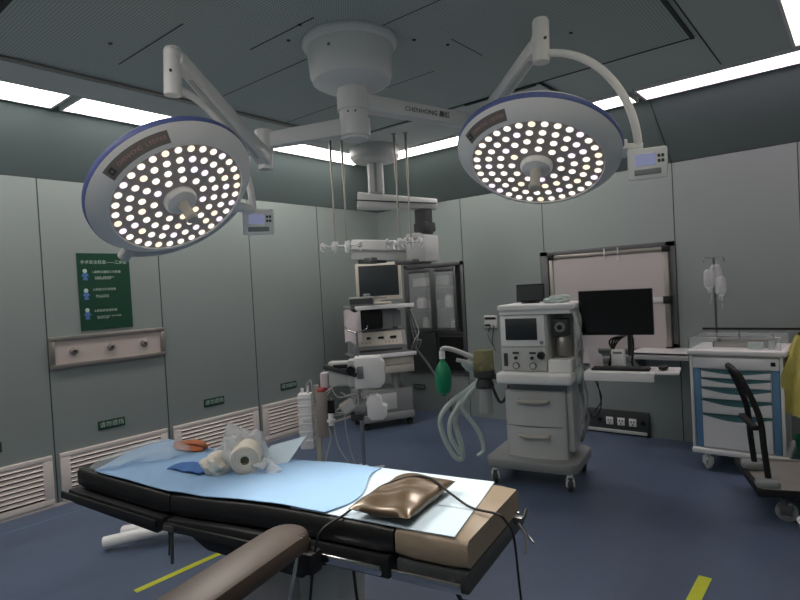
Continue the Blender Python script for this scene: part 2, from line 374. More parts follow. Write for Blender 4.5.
# poster
t = thing('poster', 'dark green safety poster with white writing and three small figures', 'poster', (XL, 2.13, 1.34))
MB().box(0, .008, -.21, .21, 0, .63).build('poster_sheet', 'poster', t)
PT = lambda s, size, y, z, al='LEFT': text('poster_text', s, size, 'postertext', t, M4=FL(y, z, .0085), align=al)
PT('手术安全核查——三步曲', .034, 0, .555, 'CENTER')
PT('1.麻醉实施前三方核查', .024, -.10, .475); PT('手术医师、麻醉医师和护士\n共同核查患者身份信息', .013, -.08, .425)
PT('2.皮肤切开前核查', .024, -.10, .33); PT('核对手术名称部位\n手术风险预警内容', .013, -.08, .275)
PT('3.患者离室前核查', .024, -.10, .155); PT('确认实际手术名称、清点手术用物\n检查标本与皮肤', .013, -.08, .1)
f = MB()
for z in (.44, .28, .12):
    f.lathe([(0, 0), (.017, 0), (.017, .002), (0, .002)], (.008, -.155, z+.045), (1, 0, 0), 14, m=0)
    f.prism([(.008, -.185, z), (.008, -.17, z+.03), (.008, -.14, z+.03), (.008, -.125, z)], (.002, 0, 0), m=1)
    f.prism([(.008, -.175, z-.03), (.008, -.165, z), (.008, -.145, z), (.008, -.135, z-.03)], (.002, 0, 0), m=1)
f.build('poster_figures', ['postertext', 'posterfig'], t)
# steel outlet panel
t = thing('medical_gas_station', 'long brushed steel outlet panel below the poster on the left wall', 'wall panel', (XL, 2.14, 1.06))
f = MB(); f.box(0, .03, -.47, .47, 0, .035, bev=.004); f.box(0, .03, -.47, .47, .215, .25, bev=.004); f.box(0, .03, -.47, -.43, .035, .215, bev=.004); f.box(0, .03, .43, .47, .035, .215, bev=.004); f.build('panel_frame', 'steel', t)
MB().box(0, .014, -.43, .43, .035, .215).build('panel_face', 'panelface', t)
for y in (-.29, 0, .28):
    k = MB().lathe([(0, 0), (.032, 0), (.034, .004), (.03, .016), (.016, .022), (.014, .03), (0, .03)], (.014, y, .13), (1, 0, 0), 24).build('gas_outlet', 'steel', t)
    MB().lathe([(0, 0), (.011, 0), (.009, .003), (0, .003)], (.044, y, .13), (1, 0, 0), 16).build('outlet_core', 'dgrey', k)
# yellow floor tapes
tag(MB().box(-.022, .022, -.38, .38, 0, .001).build('floor_tape', 'tape', None, (-3.08, 1.765, .0005)), 'yellow tape line on the floor beneath the operating table', 'floor tape', 'yellow tape lines on the floor')
tag(MB().box(-.03, .03, -.6, .6, 0, .001).build('floor_tape', 'tape', None, (-.675, 2.54, .0005)), 'yellow tape line on the floor at the bottom right', 'floor tape', 'yellow tape lines on the floor')

# ================================================================== CEILING MOUNT AND SURGICAL LIGHTS
P0 = Vector((-2.28, 2.45, 0))
t = thing('ceiling_mount', 'white drum-shaped ceiling mount carrying the two surgical lights', 'ceiling mount', (P0.x, P0.y, ZC-.012))
MB().lathe([(0, 0), (.272, 0), (.278, -.02), (.27, -.035), (.25, -.045), (.238, -.2), (.225, -.235), (.17, -.265), (.07, -.275), (0, -.275)], n=48).build('canopy', 'lamp', t)
MB().cyl((0, 0, -.27), (0, 0, -.315), .085, n=32).cyl((0, 0, -.315), (0, 0, -.545), .082, n=32).lathe([(0, 0), (.076, 0), (.082, .02), (.082, .05)], (0, 0, -.565), n=32).build('post', 'lamp', t)
f = MB()
for a, z in ((-1.3, -.1), (-2.6, -.1)): f.cyl((math.cos(a)*.242, math.sin(a)*.242, z), (math.cos(a)*.25, math.sin(a)*.25, z), .008, n=10)
for a in (-1.2, -.7): f.cyl((math.cos(a)*.08, math.sin(a)*.08, -.42), (math.cos(a)*.086, math.sin(a)*.086, -.42), .006, n=10)
f.build('screw', 'darksteel', t)

led_me = None
def led_mesh(k):
    me_ob = MB().lathe([(0, 0), (.0142, 0), (.0142, .002), (.010, .005), (0, .006)], n=12).build('led', 'led%d' % k)
    me = me_ob.data; bpy.data.objects.remove(me_ob); return me
LEDME = [led_mesh(k) for k in range(4)]
def surgical_light(label, C, N, Xj, armz, E, elbow, post_top, post_bot, gimbal, plate_ang, armname):
    C, N, Xj, E, elbow = Vector(C), Vector(N).normalized(), Vector(Xj), Vector(E), Vector(elbow)
    post_top, post_bot = Vector(post_top), Vector(post_bot)
    root = thing('surgical_light', label, 'surgical light', C, group=None)
    L = lambda p: Vector(p)-C
    A0 = Vector((P0.x, P0.y, armz)); d = (E-A0); d.z = 0; d.normalize()
    # horizontal arm
    b = MB(); b.bar(L(A0+d*.075), L(Vector((E.x, E.y, E.z))), .085, .1, bev=.012, w1=.075, h1=.085)
    b.cyl(L(A0+Vector((0, 0, -.052))), L(A0+Vector((0, 0, .052))), .092, n=32)
    b.cyl(L(E+Vector((0, 0, -.07))), L(E+Vector((0, 0, .06))), .05, n=28)
    arm = b.build('horizontal_arm', 'lamp', root)
    if armname:
        side = d.cross(Vector((0, 0, 1))).normalized()
        if side.dot(Vector((0, 0, 0))-A0) < 0: side = -side
        x = Vector((0, 0, 1)).cross(side)*1.0
        p = A0+(E-A0)*.5+side*.0425
        xx = (E-A0).normalized(); 
        if xx.dot(x) < 0: xx = -xx
        z = side; y = z.cross(xx)
        text('arm_text', 'CHENHONG 晨虹', .04, 'ink', arm, M4=frame(xx, y, z, L(p)))
    # spring arm
    b = MB(); h0 = E+Vector((0, 0, -.1 if not armname else .06)); b.bar(L(h0), L(elbow), .078, .088, bev=.014, w1=.056, h1=.062)
    b.cyl(L(h0+Vector((0, 0, -.06))), L(h0+Vector((0, 0, .05))), .042, n=24)
    sa = b.build('spring_arm', 'lamp', root)
    b = MB()
    dd = (h0-elbow).normalized()
    b.bar(L(elbow+dd*.1-Vector((0, 0, .034))), L(h0-dd*.1-Vector((0, 0, .042))), .02, .012); b.build('arm_cover', 'lgrey', sa)
    # elbow and post
    b = MB(); b.cyl(L(post_top), L(post_bot), .036, n=28); b.lathe([(.036, 0), (.03, .012), (0, .016)], L(post_top), (0, 0, 1), 28)
    b.bar(L(elbow), L((post_top+post_bot)/2*.0+post_top*.75+post_bot*.25), .05, .06, bev=.01)
    pst = b.build('swivel_post', 'lamp', root)
    b = MB(); cm = Vector((0.63, -.77, 0))*-1
    b.cyl(L(post_bot+Vector((0, 0, .09))-cm*.0+Vector((.03, -.02, 0))), L(post_bot+Vector((0, 0, .09))+Vector((.037, -.025, 0))), .006, n=10); b.build('post_screw', 'dgrey', pst)
    # C arm to control panel
    J = C+Xj*.405
    out = (J-post_bot); out.z = 0; hd = out.length; out.normalize()
    s0 = post_bot+Vector((0, 0, .035)); R = hd+(.055 if gimbal else 0); drop = s0.z-J.z
    pts = []
    for k in range(13):
        a = k/12*PI/2; pts.append(L(s0+out*(R*math.sin(a))-Vector((0, 0, drop*(1-math.cos(a))))))
    MB().tube(pts, .0165, 14, sub=3).build('yoke_arm', 'lamp', root)
    # control panel box at J
    toc = (Vector((0, 0, 1.55))-J); toc.z = -.35; toc.normalize()
    z = toc; x = Vector((0, 0, 1)).cross(z).normalized(); y = z.cross(x)
    pc = J+out*(.085 if gimbal else .03)-Vector((0, 0, .055))
    Mx = frame(x, y, z, L(pc))
    b = MB(); b.box(-.075, .075, -.062, .062, -.028, .022, bev=.01); cp = b.build('control_panel', 'white', root, M4=Mx)
    MB().box(-.045, .03, -.008, .038, .0215, .0235).build('display', 'lcd', cp)
    b = MB(); 
    for i in range(2):
        for j in range(2): b.box(.038+i*.014, .048+i*.014, .0+j*.02, .012+j*.02, .0215, .025, bev=.001)
    b.build('buttons', 'dgrey', cp)
    MB().box(-.05, .05, -.045, -.022, .0215, .024, bev=.001).build('control_strip', 'grey', cp)
    # head: local z = -N (up, back of dish)
    Yj = (-N).cross(Xj).normalized(); H = frame(Xj, Yj, -N, (0, 0, 0))
    RR = .35
    b = MB(); b.lathe([(.277, -.058), (.292, -.054), (.33, -.02), (RR-.004, -.004)], n=72); b.lathe([(.275, -.05), (.277, -.058)], n=72)
    head = b.build('lamp_head', 'lamp', root, M4=H)
    b = MB(); b.lathe([(RR-.004, -.004), (RR, .002), (RR, .02), (RR-.014, .03)], n=72); b.build('rim_band', 'lampblue', head)
    b = MB(); b.lathe([(RR-.014, .03), (.32, .055), (.24, .085), (.12, .105), (0, .11)], n=72); b.build('back_shell', 'lamp', head)
    b = MB(); b.lathe([(0, -.052), (.276, -.052)], n=72); b.build('lens_panel', 'lampface', head)
    # handle
    b = MB(); b.lathe([(.068, -.05), (.068, -.066), (.06, -.078), (.036, -.086), (.03, -.088), (0, -.088)], n=36); hb = b.build('handle_base', 'lamp', head)
    b = MB(); b.lathe([(.026, -.085), (.021, -.105), (.021, -.155), (.025, -.162), (.025, -.172), (.018, -.18), (0, -.182)], n=24); b.build('handle', 'cream', hb)
    # LEDs
    rnd = random.Random(len(label)); n = 0
    for ring, (r, cnt) in enumerate(((.255, 32), (.205, 25), (.155, 18), (.105, 11))):
        for k in range(cnt):
            a = 2*PI*(k+.5*(ring % 2))/cnt
            o = bpy.data.objects.new('led', LEDME[rnd.choice((0, 1, 1, 2, 0, 3))]); COL.objects.link(o); o.parent = head
            o.matrix_local = Matrix.Translation((r*math.cos(a), r*math.sin(a), -.053)) @ Matrix.Rotation(PI, 4, 'X')
    ld = bpy.data.lights.new('lamp_beam', 'SPOT'); ld.energy = 14; ld.spot_size = math.radians(75); ld.spot_blend = .9; ld.shadow_soft_size = .18; ld.color = (1, .93, .84)
    lo = bpy.data.objects.new('lamp_beam', ld); COL.objects.link(lo); lo.parent = head; lo.matrix_local = Matrix.Translation((0, 0, -.2))
    # joint to yoke
    b = MB(); b.cyl((.335, 0, .012), (.47 if gimbal else .42, 0, .012), .024, n=20); b.box(.335, .36, -.035, .035, -.01, .04, bev=.006); b.build('head_joint', 'lamp', head)
    if gimbal:
        b = MB(); g = gimbal; pts = []
        for k in range(15):
            a = g*(k/14)*PI/2; pts.append(Vector(((RR+.03)*math.cos(a), (RR+.03)*math.sin(a), .02+.0*k)))
        b.tube(pts, .015, 12, sub=2); b.cyl(pts[-1]+Vector((0, g*-.03, 0)), pts[-1]+Vector((0, g*.03, 0)), .026, n=20)
        b.build('gimbal_bar', 'lgrey', head)
    # name plate along bevel
    b = MB(); n = 14; a0, a1 = plate_ang
    def pf(r, h, a): return Vector((r*math.cos(a), r*math.sin(a), h))
    vin = []
    t_ = bmesh.new(); ra, rb = [], []
    for k in range(n+1):
        a = a0+(a1-a0)*k/n
        ra.append(t_.verts.new(pf(.296, -.052, a))); rb.append(t_.verts.new(pf(.331, -.0205, a)))
    for k in range(n): t_.faces.new([ra[k], ra[k+1], rb[k+1], rb[k]])
    t_.verts.index_update(); b._add(t_, 0)
    npl = b.build('name_plate', 'plate', head)
    s = 'CHENHONG LED700'
    sgn = 1 if a1 > a0 else -1
    for k, ch in enumerate(s):
        if ch == ' ': continue
        a = a0+(a1-a0)*(.24+.7*k/(len(s)-1))
        rad = Vector((math.cos(a), math.sin(a), 0)); tang = Vector((-math.sin(a), math.cos(a), 0))*sgn
        slope = (Vector((.331*rad.x, .331*rad.y, -.0205))-Vector((.296*rad.x, .296*rad.y, -.052))).normalized()
        y = slope*1; z = tang.cross(y).normalized()
        if z.z > 0: y = -y; z = tang.cross(y).normalized()
        mid = Vector((.3135*rad.x, .3135*rad.y, -.037))
        text('plate_letter', ch, .02, 'platetext', npl, M4=frame(tang, y, z, mid+z*.0022), ext=.0004)
    a = a0+(a1-a0)*.1; mid = pf(.3135, -.037, a); slope = (pf(.331, -.0205, a)-pf(.296, -.052, a)).normalized(); tg = Vector((-math.sin(a), math.cos(a), 0)); z = tg.cross(slope).normalized(); z = -z if z.z > 0 else z
    y = z.cross(tg)
    MB().box(-.012, .012, -.012, .012, 0, .002).box(-.005, .005, -.005, .005, .002, .004, m=1).build('plate_logo', ['dgrey', 'plate'], npl, M4=frame(tg, y, z, mid+z*.001))
    return root
N1 = Vector((.661, .045, -.749)).normalized(); X1 = Vector((-.177, .979, -.098))
X1 = (X1-N1*X1.dot(N1)/N1.length_squared).normalized()
L1 = surgical_light('round surgical light with lit diodes at left, tilted to the right over the table foot', (-2.217, 1.263, 2.003), N1, X1, 2.49, (-2.62, 2.06, 2.42), (-2.21, 1.31, 2.565), (-2.225, 1.3, 2.595), (-2.235, 1.295, 2.41), 1, (3.17, 4.04), False)
N2 = Vector((.081, -.457, -.886)).normalized(); X2 = Vector((.937, .339, -.088)); X2 = (X2-N2*X2.dot(N2)/N2.length_squared).normalized()
L2 = surgical_light('round surgical light with lit diodes at right, facing down beside the right control panel', (-1.085, 2.315, 2.09), N2, X2, 2.64, (-1.92, 3.35, 2.6), (-1.08, 2.34, 2.56), (-1.06, 2.355, 2.665), (-1.063, 2.35, 2.49), 0, (3.68, 4.4), True)

# ================================================================== CEILING PENDANT
t = thing('ceiling_pendant', 'grey ceiling supply pendant with two stacked box arms above the monitor', 'ceiling pendant', (-3.82, 4.38, ZC))
MB().lathe([(0, 0), (.25, 0), (.25, -.12), (.22, -.16), (.1, -.19), (0, -.19)], n=40).build('canopy', 'lgrey', t)
MB().box(-.08, .08, -.07, .07, -.5, -.17, bev=.03, seg=3).box(-.012, .012, -.075, -.068, -.48, -.18, m=1).build('column', ['lgrey', 'grey'], t, rot=(0, 0, .69))
MB().bar((-.16, -.12, -.55), (.43, .43, -.62), .17, .16, bev=.012, w1=.13, h1=.1).build('upper_arm', 'lgrey', t)
MB().bar((-.12, -.19, -.55), (.48, .36, -.62), .012, .012).build('arm_groove', 'dgrey', t)
MB().cyl((.33, .33, -.67), (.33, .33, -.92), .09, n=28).box(.25, .42, .25, .42, -.9, -.8, bev=.02).build('joint', 'dgrey', t)
f = MB().bar((-.36, -.03, -1.03), (.22, .42, -1.08), .17, .21, bev=.012); f.build('lower_arm', 'lgrey', t)
MB().bar((-.33, -.12, -1.03), (.36, .42, -1.1), .014, .02).build('arm_groove', 'grey', t)
MB().box(.18, .42, .2, .45, -1.2, -.93, bev=.012).box(.2, .36, .18, .3, -.97, -.91, bev=.01).build('service_box', 'lgrey', t)
MB().box(-.3, -.1, -.02, .22, -1.18, -1.12, bev=.01).box(.1, .34, .1, .42, -1.22, -1.17, bev=.01).build('socket_rail', 'darksteel', t)
# infusion hangers
HG = [(-3.82, 3.76, 'leftmost of the four'), (-3.735, 3.825, 'second from left of the four'), (-3.36, 4.14, 'third from left of the four'), (-3.27, 4.2, 'rightmost of the four')]
for i, (x, y, lb) in enumerate(HG):
    t = thing('infusion_hanger', 'thin steel infusion rod hanging from the ceiling, ' + lb, 'infusion rod', (x, y, ZC), group='infusion rods hanging from the ceiling')
    MB().lathe([(0, 0), (.03, 0), (.03, -.02), (.012, -.03)], n=16).cyl((0, 0, 0), (0, 0, -.45), .012, n=12).cyl((0, 0, -.4), (0, 0, -1.06), .008, n=10).build('rod', 'steel', t)
    f = MB()
    f.cyl((0, 0, -.99), (0, 0, -1.1), .02, n=14)
    for k in range(4):
        a = .7+k*PI/2+i*.2; c, s = math.cos(a), math.sin(a)
        f.tube([(0, 0, -1.03), (c*.08, s*.08, -1.03), (c*.13, s*.13, -1.0), (c*.14, s*.14, -1.06), (c*.115, s*.115, -1.08)], .007, 8)
        f.cyl((c*.1, s*.1, -1.045), (c*.13, s*.13, -1.02), .012, n=10)
    f.build('hook_head', 'white', t)

# ================================================================== INSTRUMENT CABINET (built into the back wall)
t = thing('instrument_cabinet', 'dark steel instrument cabinet with glass doors built into the back wall', 'cabinet', ((CX0+CX1)/2, YB, CZ0))
h = (CX1-CX0)/2; H = CZ1-CZ0; f = MB(); k = .045
f.box(-h, h, .42, .44, 0, H); f.box(-h, -h+.015, -.012, .42, 0, H); f.box(h-.015, h, -.012, .42, 0, H); f.box(-h, h, -.012, .42, 0, .02); f.box(-h, h, -.012, .42, H-.02, H)
f.box(-h, h, -.02, .0, H-k, H, bev=.003); f.box(-h, -h+k, -.02, 0, 0, H, bev=.003); f.box(h-k, h, -.02, 0, 0, H, bev=.003)
f.box(-h, h, -.012, .42, .5, .52)
for z in (.78, 1.05): f.box(-h+.015, h-.015, .03, .41, z, z+.012, m=1)
f.build('cabinet_body', ['darksteel', 'glass'], t)
f = MB(); f.box(-h+k, .0, -.012, .02, .02, .5); f.build('lower_panel', 'dgrey', t)
f = MB(); f.box(.02, h-k, .0, .03, .02, .5); f.box(.05, h-k-.02, -.012, .0, .06, .46, m=1); f.build('lower_door', ['dgrey', 'black'], t)
for sx in (-1, 1):
    x0, x1 = (-h+k, .0) if sx < 0 else (.0, h-k-.06)
    f = MB(); f.box(x0, x0+.04, -.025, -.003, .53, H-k-.01, bev=.002); f.box(x1-.04, x1, -.025, -.003, .53, H-k-.01, bev=.002); f.box(x0+.04, x1-.04, -.025, -.003, .53, .57, bev=.002); f.box(x0+.04, x1-.04, -.025, -.003, H-k-.05, H-k-.01, bev=.002)
    d = f.build('door', 'darksteel', t)
    MB().box(x0+.04, x1-.04, -.016, -.012, .57, H-k-.05).build('door_pane', 'glass', d)
    MB().cyl((x1-.02 if sx > 0 else x0+.02, -.03, .95), (x1-.02 if sx > 0 else x0+.02, -.03, 1.03), .007, n=10).build('door_handle', 'chrome', d)
MB().box(h-k-.05, h-k-.012, -.015, -.011, .56, H-k-.02).build('door_gap', 'black', t)
cw = thing
stock = [(-.33, .79, .16, .14, 'paper'), (-.12, .79, .1, .1, 'grey'), (.1, .79, .15, .16, 'lgrey'), (-.3, 1.07, .2, .1, 'paper'), (.06, 1.07, .2, .12, 'lgrey'), (-.28, .525, .1, .16, 'cream'), (.2, .525, .2, .15, 'grey')]
for i, (x, z, wd, ht, mk) in enumerate(stock):
    nm, m2 = (('supply_box', 'supply box') if ht < .13 else ('glass_jar', 'jar'))
    o = (MB().box(-wd/2, wd/2, -.08, .08, 0, ht, bev=.006) if ht < .13 else MB().lathe([(0, 0), (wd*.4, 0), (wd*.42, ht*.7), (wd*.3, ht*.85), (wd*.32, ht), (0, ht)], n=20)).build(nm, mk, None, ((CX0+CX1)/2+x, YB+.18, CZ0+z+.013 if z > .6 else CZ0+z))
    tag(o, ('pale box of supplies' if nm == 'supply_box' else 'rounded pale container') + ' behind the cabinet glass, ' + ('left' if x < -.2 else 'middle' if x < 0.05 else 'right') + ' on the ' + ('top' if z > 1 else 'middle' if z > .6 else 'bottom') + ' shelf', m2, 'supplies inside the glass cabinet')
# low wall vent plate, gas sockets, outlet bank
tag(MB().box(-.09, .09, -.012, 0, 0, .06, bev=.003).box(-.08, .08, -.014, -.011, .012, .02, m=1).box(-.08, .08, -.014, -.011, .03, .04, m=1).build('wall_plate', ['dgrey', 'grey'], None, (-4.37, YB-.001, .27)), 'small dark slotted plate low on the back wall beneath the cabinet', 'wall plate')
t = thing('wall_socket', 'small double wall socket with hanging wires, left of the anaesthesia machine', 'socket', (-3.3, YB, 1.04))
MB().box(-.08, .08, -.02, 0, 0, .14, bev=.004).build('socket_plate', 'lgrey', t); MB().box(-.07, .07, -.024, -.018, .095, .12).box(-.07, .0, -.024, -.018, .02, .04).build('socket_slots', 'black', t)
MB().tube([(.04, -.02, .03), (.05, -.05, -.05), (.02, -.03, -.15), (.06, -.04, -.26)], .005).tube([(.0, -.02, .03), (-.02, -.05, -.08), (.03, -.04, -.2)], .004).build('wires', 'dgrey', t)
t = thing('outlet_bank', 'dark metal power outlet bank with three white sockets low on the back wall', 'power outlets', (-1.94, YB, .0))
MB().box(-.31, .31, -.03, 0, .0, .235, bev=.004).build('outlet_housing', 'dgrey', t)
MB().box(-.3, .29, -.045, -.028, .015, .045, bev=.003).build('bottom_ledge', 'lgrey', t)
for x in (-.06, .05, .16):
    f = MB().box(x-.035, x+.035, -.038, -.029, .09, .165, bev=.003).build('socket', 'white', t)
    MB().box(x-.018, x-.008, -.0395, -.037, .125, .145).box(x+.008, x+.018, -.0395, -.037, .125, .145).box(x-.005, x+.005, -.0395, -.037, .1, .115).build('socket_holes', 'black', f)
for x in (-.16, .25): MB().lathe([(0, 0), (.024, 0), (.02, .012), (0, .012)], (x, -.029, .13), (0, -1, 0), 20).build('round_socket', 'black', t)

# ================================================================== WHITEBOARD standing in front of the window
t = thing('whiteboard', 'pale whiteboard in a silver frame with black corners in front of the window', 'whiteboard', (-1.965, 5.57, 0))
MB().box(-.54, .54, .0, .02, .84, 1.76).build('board_panel', 'board', t)
f = MB()
for s in (-1, 1): f.box(s*.555-.022, s*.555+.022, -.012, .03, .83, 1.79, bev=.006)
f.box(-.53, .53, -.01, .028, 1.755, 1.79, bev=.004).box(-.53, .53, -.01, .028, .82, .855, bev=.004); f.build('board_frame', 'steel', t)
for s in (-1, 1):
    for z in (1.745, .82): MB().box(s*.555-.03, s*.555+.03, -.02, .035, z, z+.055, bev=.005).build('corner_bracket', 'black', t)
    MB().box(s*.555-.035, s*.555+.035, -.018, .035, 1.27, 1.34, bev=.004).build('pivot_clamp', 'black', t)
MB().box(.28, .52, -.006, -.001, 1.28, 1.33, bev=.002).build('label_strip', 'lgrey', t)
for x in (.0, .13): MB().cyl((x, -.012, 1.70), (x, -.012, 1.82), .006, n=8).build('hanging_clip', 'lgrey', t)

# ================================================================== WALL SHELF beside the cart
t = thing('wall_shelf', 'pale flat wall shelf between the whiteboard and the blue drawer cart', 'shelf', (-1.42, YB, .81))
MB().box(-.24, .24, -.42, 0, .03, .05, bev=.003).box(-.24, .24, -.42, -.405, -.01, .05, bev=.002).build('shelf_board', 'lgrey', t)
for s in (-1, 1): MB().prism([(s*.24-.01, -.36, .03), (s*.24-.01, -.003, .03), (s*.24-.01, -.003, -.2)], (.02, 0, 0)).build('bracket', 'darksteel', t)

# ================================================================== EQUIPMENT CART with monitor
CR = math.radians(62)
t = thing('equipment_cart', 'grey metal equipment cart with shelves left of the green bag', 'cart', (-4.28, 4.48, 0), CR)
WD, DP = .62, .42
f = MB()
f.box(-.0, WD, .0, DP, .08, .16, bev=.015); f.box(.0, WD, .04, DP, .16, .42, bev=.01); f.box(.06, WD-.2, .03, .05, .2, .38, bev=.005, m=1)
f.build('cart_base', ['grey', 'lgrey'], t)
f = MB()
for x, y in ((.03, DP-.03), (WD-.03, DP-.03)): f.box(x-.03, x+.03, y-.03, y+.03, .4, 1.36, bev=.006)
f.box(.4, .46, .05, .12, .42, .8, bev=.006); f.build('upright', 'grey', t)
for z, nm in ((.8, 'shelf'), (1.34, 'shelf')):
    MB().box(-.03, WD+.04, -.03, DP+.02, z, z+.028, bev=.006).box(-.03, WD+.04, -.042, -.028, z-.012, z+.032, bev=.004, m=1).build(nm, ['grey', 'white'], t)
f = MB().box(.26, WD+.02, .0, .36, .6, .79, bev=.006).build('drawer_unit', 'cream', t)
for z in (.61, .7): d = MB().box(.28, WD, -.014, .0, z, z+.08, bev=.005).build('drawer', 'cream', f); 
MB().box(.05, .3, .08, .35, 1.1, 1.335, bev=.006).build('dark_module', 'black', t)
MB().box(.33, .45, .1, .32, 1.1, 1.33, bev=.006).box(.46, .56, .12, .3, 1.12, 1.3, bev=.004).build('side_module', 'grey', t)
for x, y in ((.05, .05), (WD-.05, .05), (.05, DP-.05), (WD-.05, DP-.05)): caster(t, (x, y, 0), .038, .4, ('grey', 'rubber', 'rubber'))
def on_cart(x, y, z):
    c, s = math.cos(CR), math.sin(CR); return (-4.28+c*x-s*y, 4.48+s*x+c*y, z)
t = thing('electrosurgical_unit', 'grey control unit with sloping cream front and dark knobs on the equipment cart', 'medical device', on_cart(.26, .03, .829), CR-.15)
MB().prism([(-.3, .0, 0), (-.3, -.02, .09), (-.3, .05, .25), (-.3, .33, .25), (-.3, .33, 0)], (.6, 0, 0), bev=.006).build('housing', 'grey', t)
pr = MB().prism([(-.25, -.022, .098), (-.25, .043, .238), (-.25, .047, .236), (-.25, -.016, .096)], (.5, 0, 0)).build('front_panel', 'cream', t)
for x, wd in ((-.13, .045), (.01, .06), (.15, .07)): MB().box(x-wd/2, x+wd/2, -.01, .01, -.012, .012, bev=.003, R=Matrix.Rotation(-1.13+PI/2, 3, 'X') if 0 else None).build('knob', 'black', t).location = (0, .006, .18)
f = MB()
for x in (-.2, -.16, -.12, .06, .1, .14, .18): f.lathe([(0, 0), (.008, 0), (.007, .004), (0, .004)], (x, -.004, .128), (0, -.9, .42), 10)
f.build('button_row', 'dgrey', pr)
MB().box(-.24, .24, -.012, .004, .03, .06, bev=.002).build('socket_row', 'dgrey', t)
# monitor on the top shelf
c0 = on_cart(.3, .2, 1.37)
t = thing('patient_monitor', 'square monitor with a pale beige frame on the top shelf of the equipment cart', 'monitor', c0, .74)
MB().box(-.17, .17, -.1, .12, 0, .03, bev=.01).box(-.04, .04, -.02, .05, .03, .12, bev=.006).build('stand', 'cream', t)
MB().box(-.22, .30, -.02, .05, .05, .475, bev=.012).box(-.17, .2, .05, .09, .1, .4, bev=.02).build('monitor_case', 'cream', t)
MB().box(-.185, .265, -.024, -.019, .1, .445, bev=.002).build('screen', 'greyscreen', t)
MB().box(-.12, .12, -.024, -.019, .065, .085).build('button_strip', 'grey', t)
tag(MB().box(-.14, .14, -.07, .07, 0, .1, bev=.02).box(-.13, .12, -.075, -.068, .02, .08, m=1).box(.02, .1, -.04, .03, .1, .13, bev=.01).build('monitor_module', ['grey', 'dgrey'], None, on_cart(-.03+.1, -.045+.09, 1.373), (0, 0, .75)), 'small rounded grey module in front of the beige monitor on the cart', 'medical device')
# paper and cables on the left of the cart
t = tag(MB().grid(lambda u, v: Vector((-.09+.18*u, .012*math.sin(u*5+v*3), -.34*v+.02*math.sin(u*7))), 10, 12, .002).build('hanging_papers', 'paper', None, on_cart(-.08, -.06, 1.33), (0, 0, .7)), 'sheaf of pale papers hanging from the left edge of the cart shelf', 'papers')
f = MB()
for k in range(5): f.tube([on_cart(WD+.05, .1+.02*k, 1.3), on_cart(WD+.12, .05+.02*k, 1.05-.05*k), on_cart(WD+.04+.02*k, .0, .95), on_cart(WD+.03, .1, .82)], .006, 6, m=k % 2)
tag(f.build('cable_bundle', ['tube', 'darksteel']), 'tangle of grey tubes hanging at the right side of the equipment cart', 'cables')

# ================================================================== infusion stand with pumps
IX, IY = -3.2, 3.33
t = thing('infusion_stand', 'chrome wheeled infusion stand holding white pumps behind the operating table', 'infusion stand', (IX, IY, 0))
MB().cyl((0, 0, .08), (0, 0, .95), .016, n=16).cyl((0, 0, .95), (0, 0, 1.22), .009, n=12).lathe([(.03, .5), (.03, .54), (.016, .55)], n=16).build('pole', 'chrome', t)
f = MB().lathe([(0, .07), (.05, .07), (.05, .1), (.02, .13), (0, .13)], n=20)
for k in range(5): a = k*PI*.4; f.bar((0, 0, .09), (math.cos(a)*.19, math.sin(a)*.19, .07), .03, .025, bev=.005)
f.build('base', 'lgrey', t)
for k in range(5): a = k*PI*.4; caster(t, (math.cos(a)*.18, math.sin(a)*.18, 0), .026, a)
f = MB().tube([(0, 0, 1.2), (.06, .05, 1.23), (.07, .055, 1.26)], .005).tube([(0, 0, 1.2), (-.06, -.05, 1.23), (-.07, -.055, 1.26)], .005); f.build('hook', 'chrome', t)
def pole_pump(name, label, x, y, z, rz, parts):
    tt = thing(name, label, 'medical device', (IX+x, IY+y, z), rz); 
    for nm, mk, fn in parts: fn(MB()).build(nm, mk, tt)
    return tt
pole_pump('infusion_pump', 'large white box-shaped pump clamped on the infusion stand, upper one', .09, .075, .76, .68, [
    ('pump_case', 'white', lambda b: b.prism([(-.15, -.08, .0), (.05, -.08, .0), (.09, -.08, .04), (.09, -.08, .2), (.05, -.08, .25), (-.15, -.08, .25)], (0, .17, 0), bev=.01)),
    ('pump_side', 'lgrey', lambda b: b.box(-.2, -.15, -.07, .08, .02, .23, bev=.008)),
    ('grey_inset', 'grey', lambda b: b.box(-.125, -.075, -.085, -.079, .08, .18, bev=.002)),
    ('clamp_knob', 'black', lambda b: b.cyl((-.17, -.08, .16), (-.17, -.15, .16), .035, n=16).box(-.32, -.15, -.06, -.03, .17, .2, bev=.005))])
pole_pump('syringe_pump', 'smaller rounded white pump on the infusion stand, below the large one', .09, .075, .5, .68, [
    ('pump_case', 'white', lambda b: b.prism([(-.06, -.07, .03), (-.03, -.07, .0), (.06, -.07, .0), (.09, -.07, .03), (.1, -.07, .11), (.06, -.07, .12), (.05, -.07, .18), (.02, -.07, .2), (-.04, -.07, .2), (-.07, -.07, .15)], (0, .12, 0), bev=.008)),
    ('pump_body', 'grey', lambda b: b.cyl((-.07, 0, .1), (-.16, 0, .1), .07, n=20)),
    ('clamp', 'dgrey', lambda b: b.box(-.2, -.1, -.05, .03, .0, .06, bev=.006))])
pole_pump('pressure_cuff_box', 'grey boxy device with cables left of the large white pump', -.12, -.08, .78, .6, [
    ('case', 'lgrey', lambda b: b.box(-.1, .1, -.05, .06, .0, .2, bev=.015)),
    ('dark_bracket', 'dgrey', lambda b: b.bar((-.13, -.06, .17), (.14, -.07, .09), .03, .035, bev=.005)),
    ('end_piece', 'paper', lambda b: b.box(-.17, -.1, -.06, .02, -.02, .12, bev=.02))])
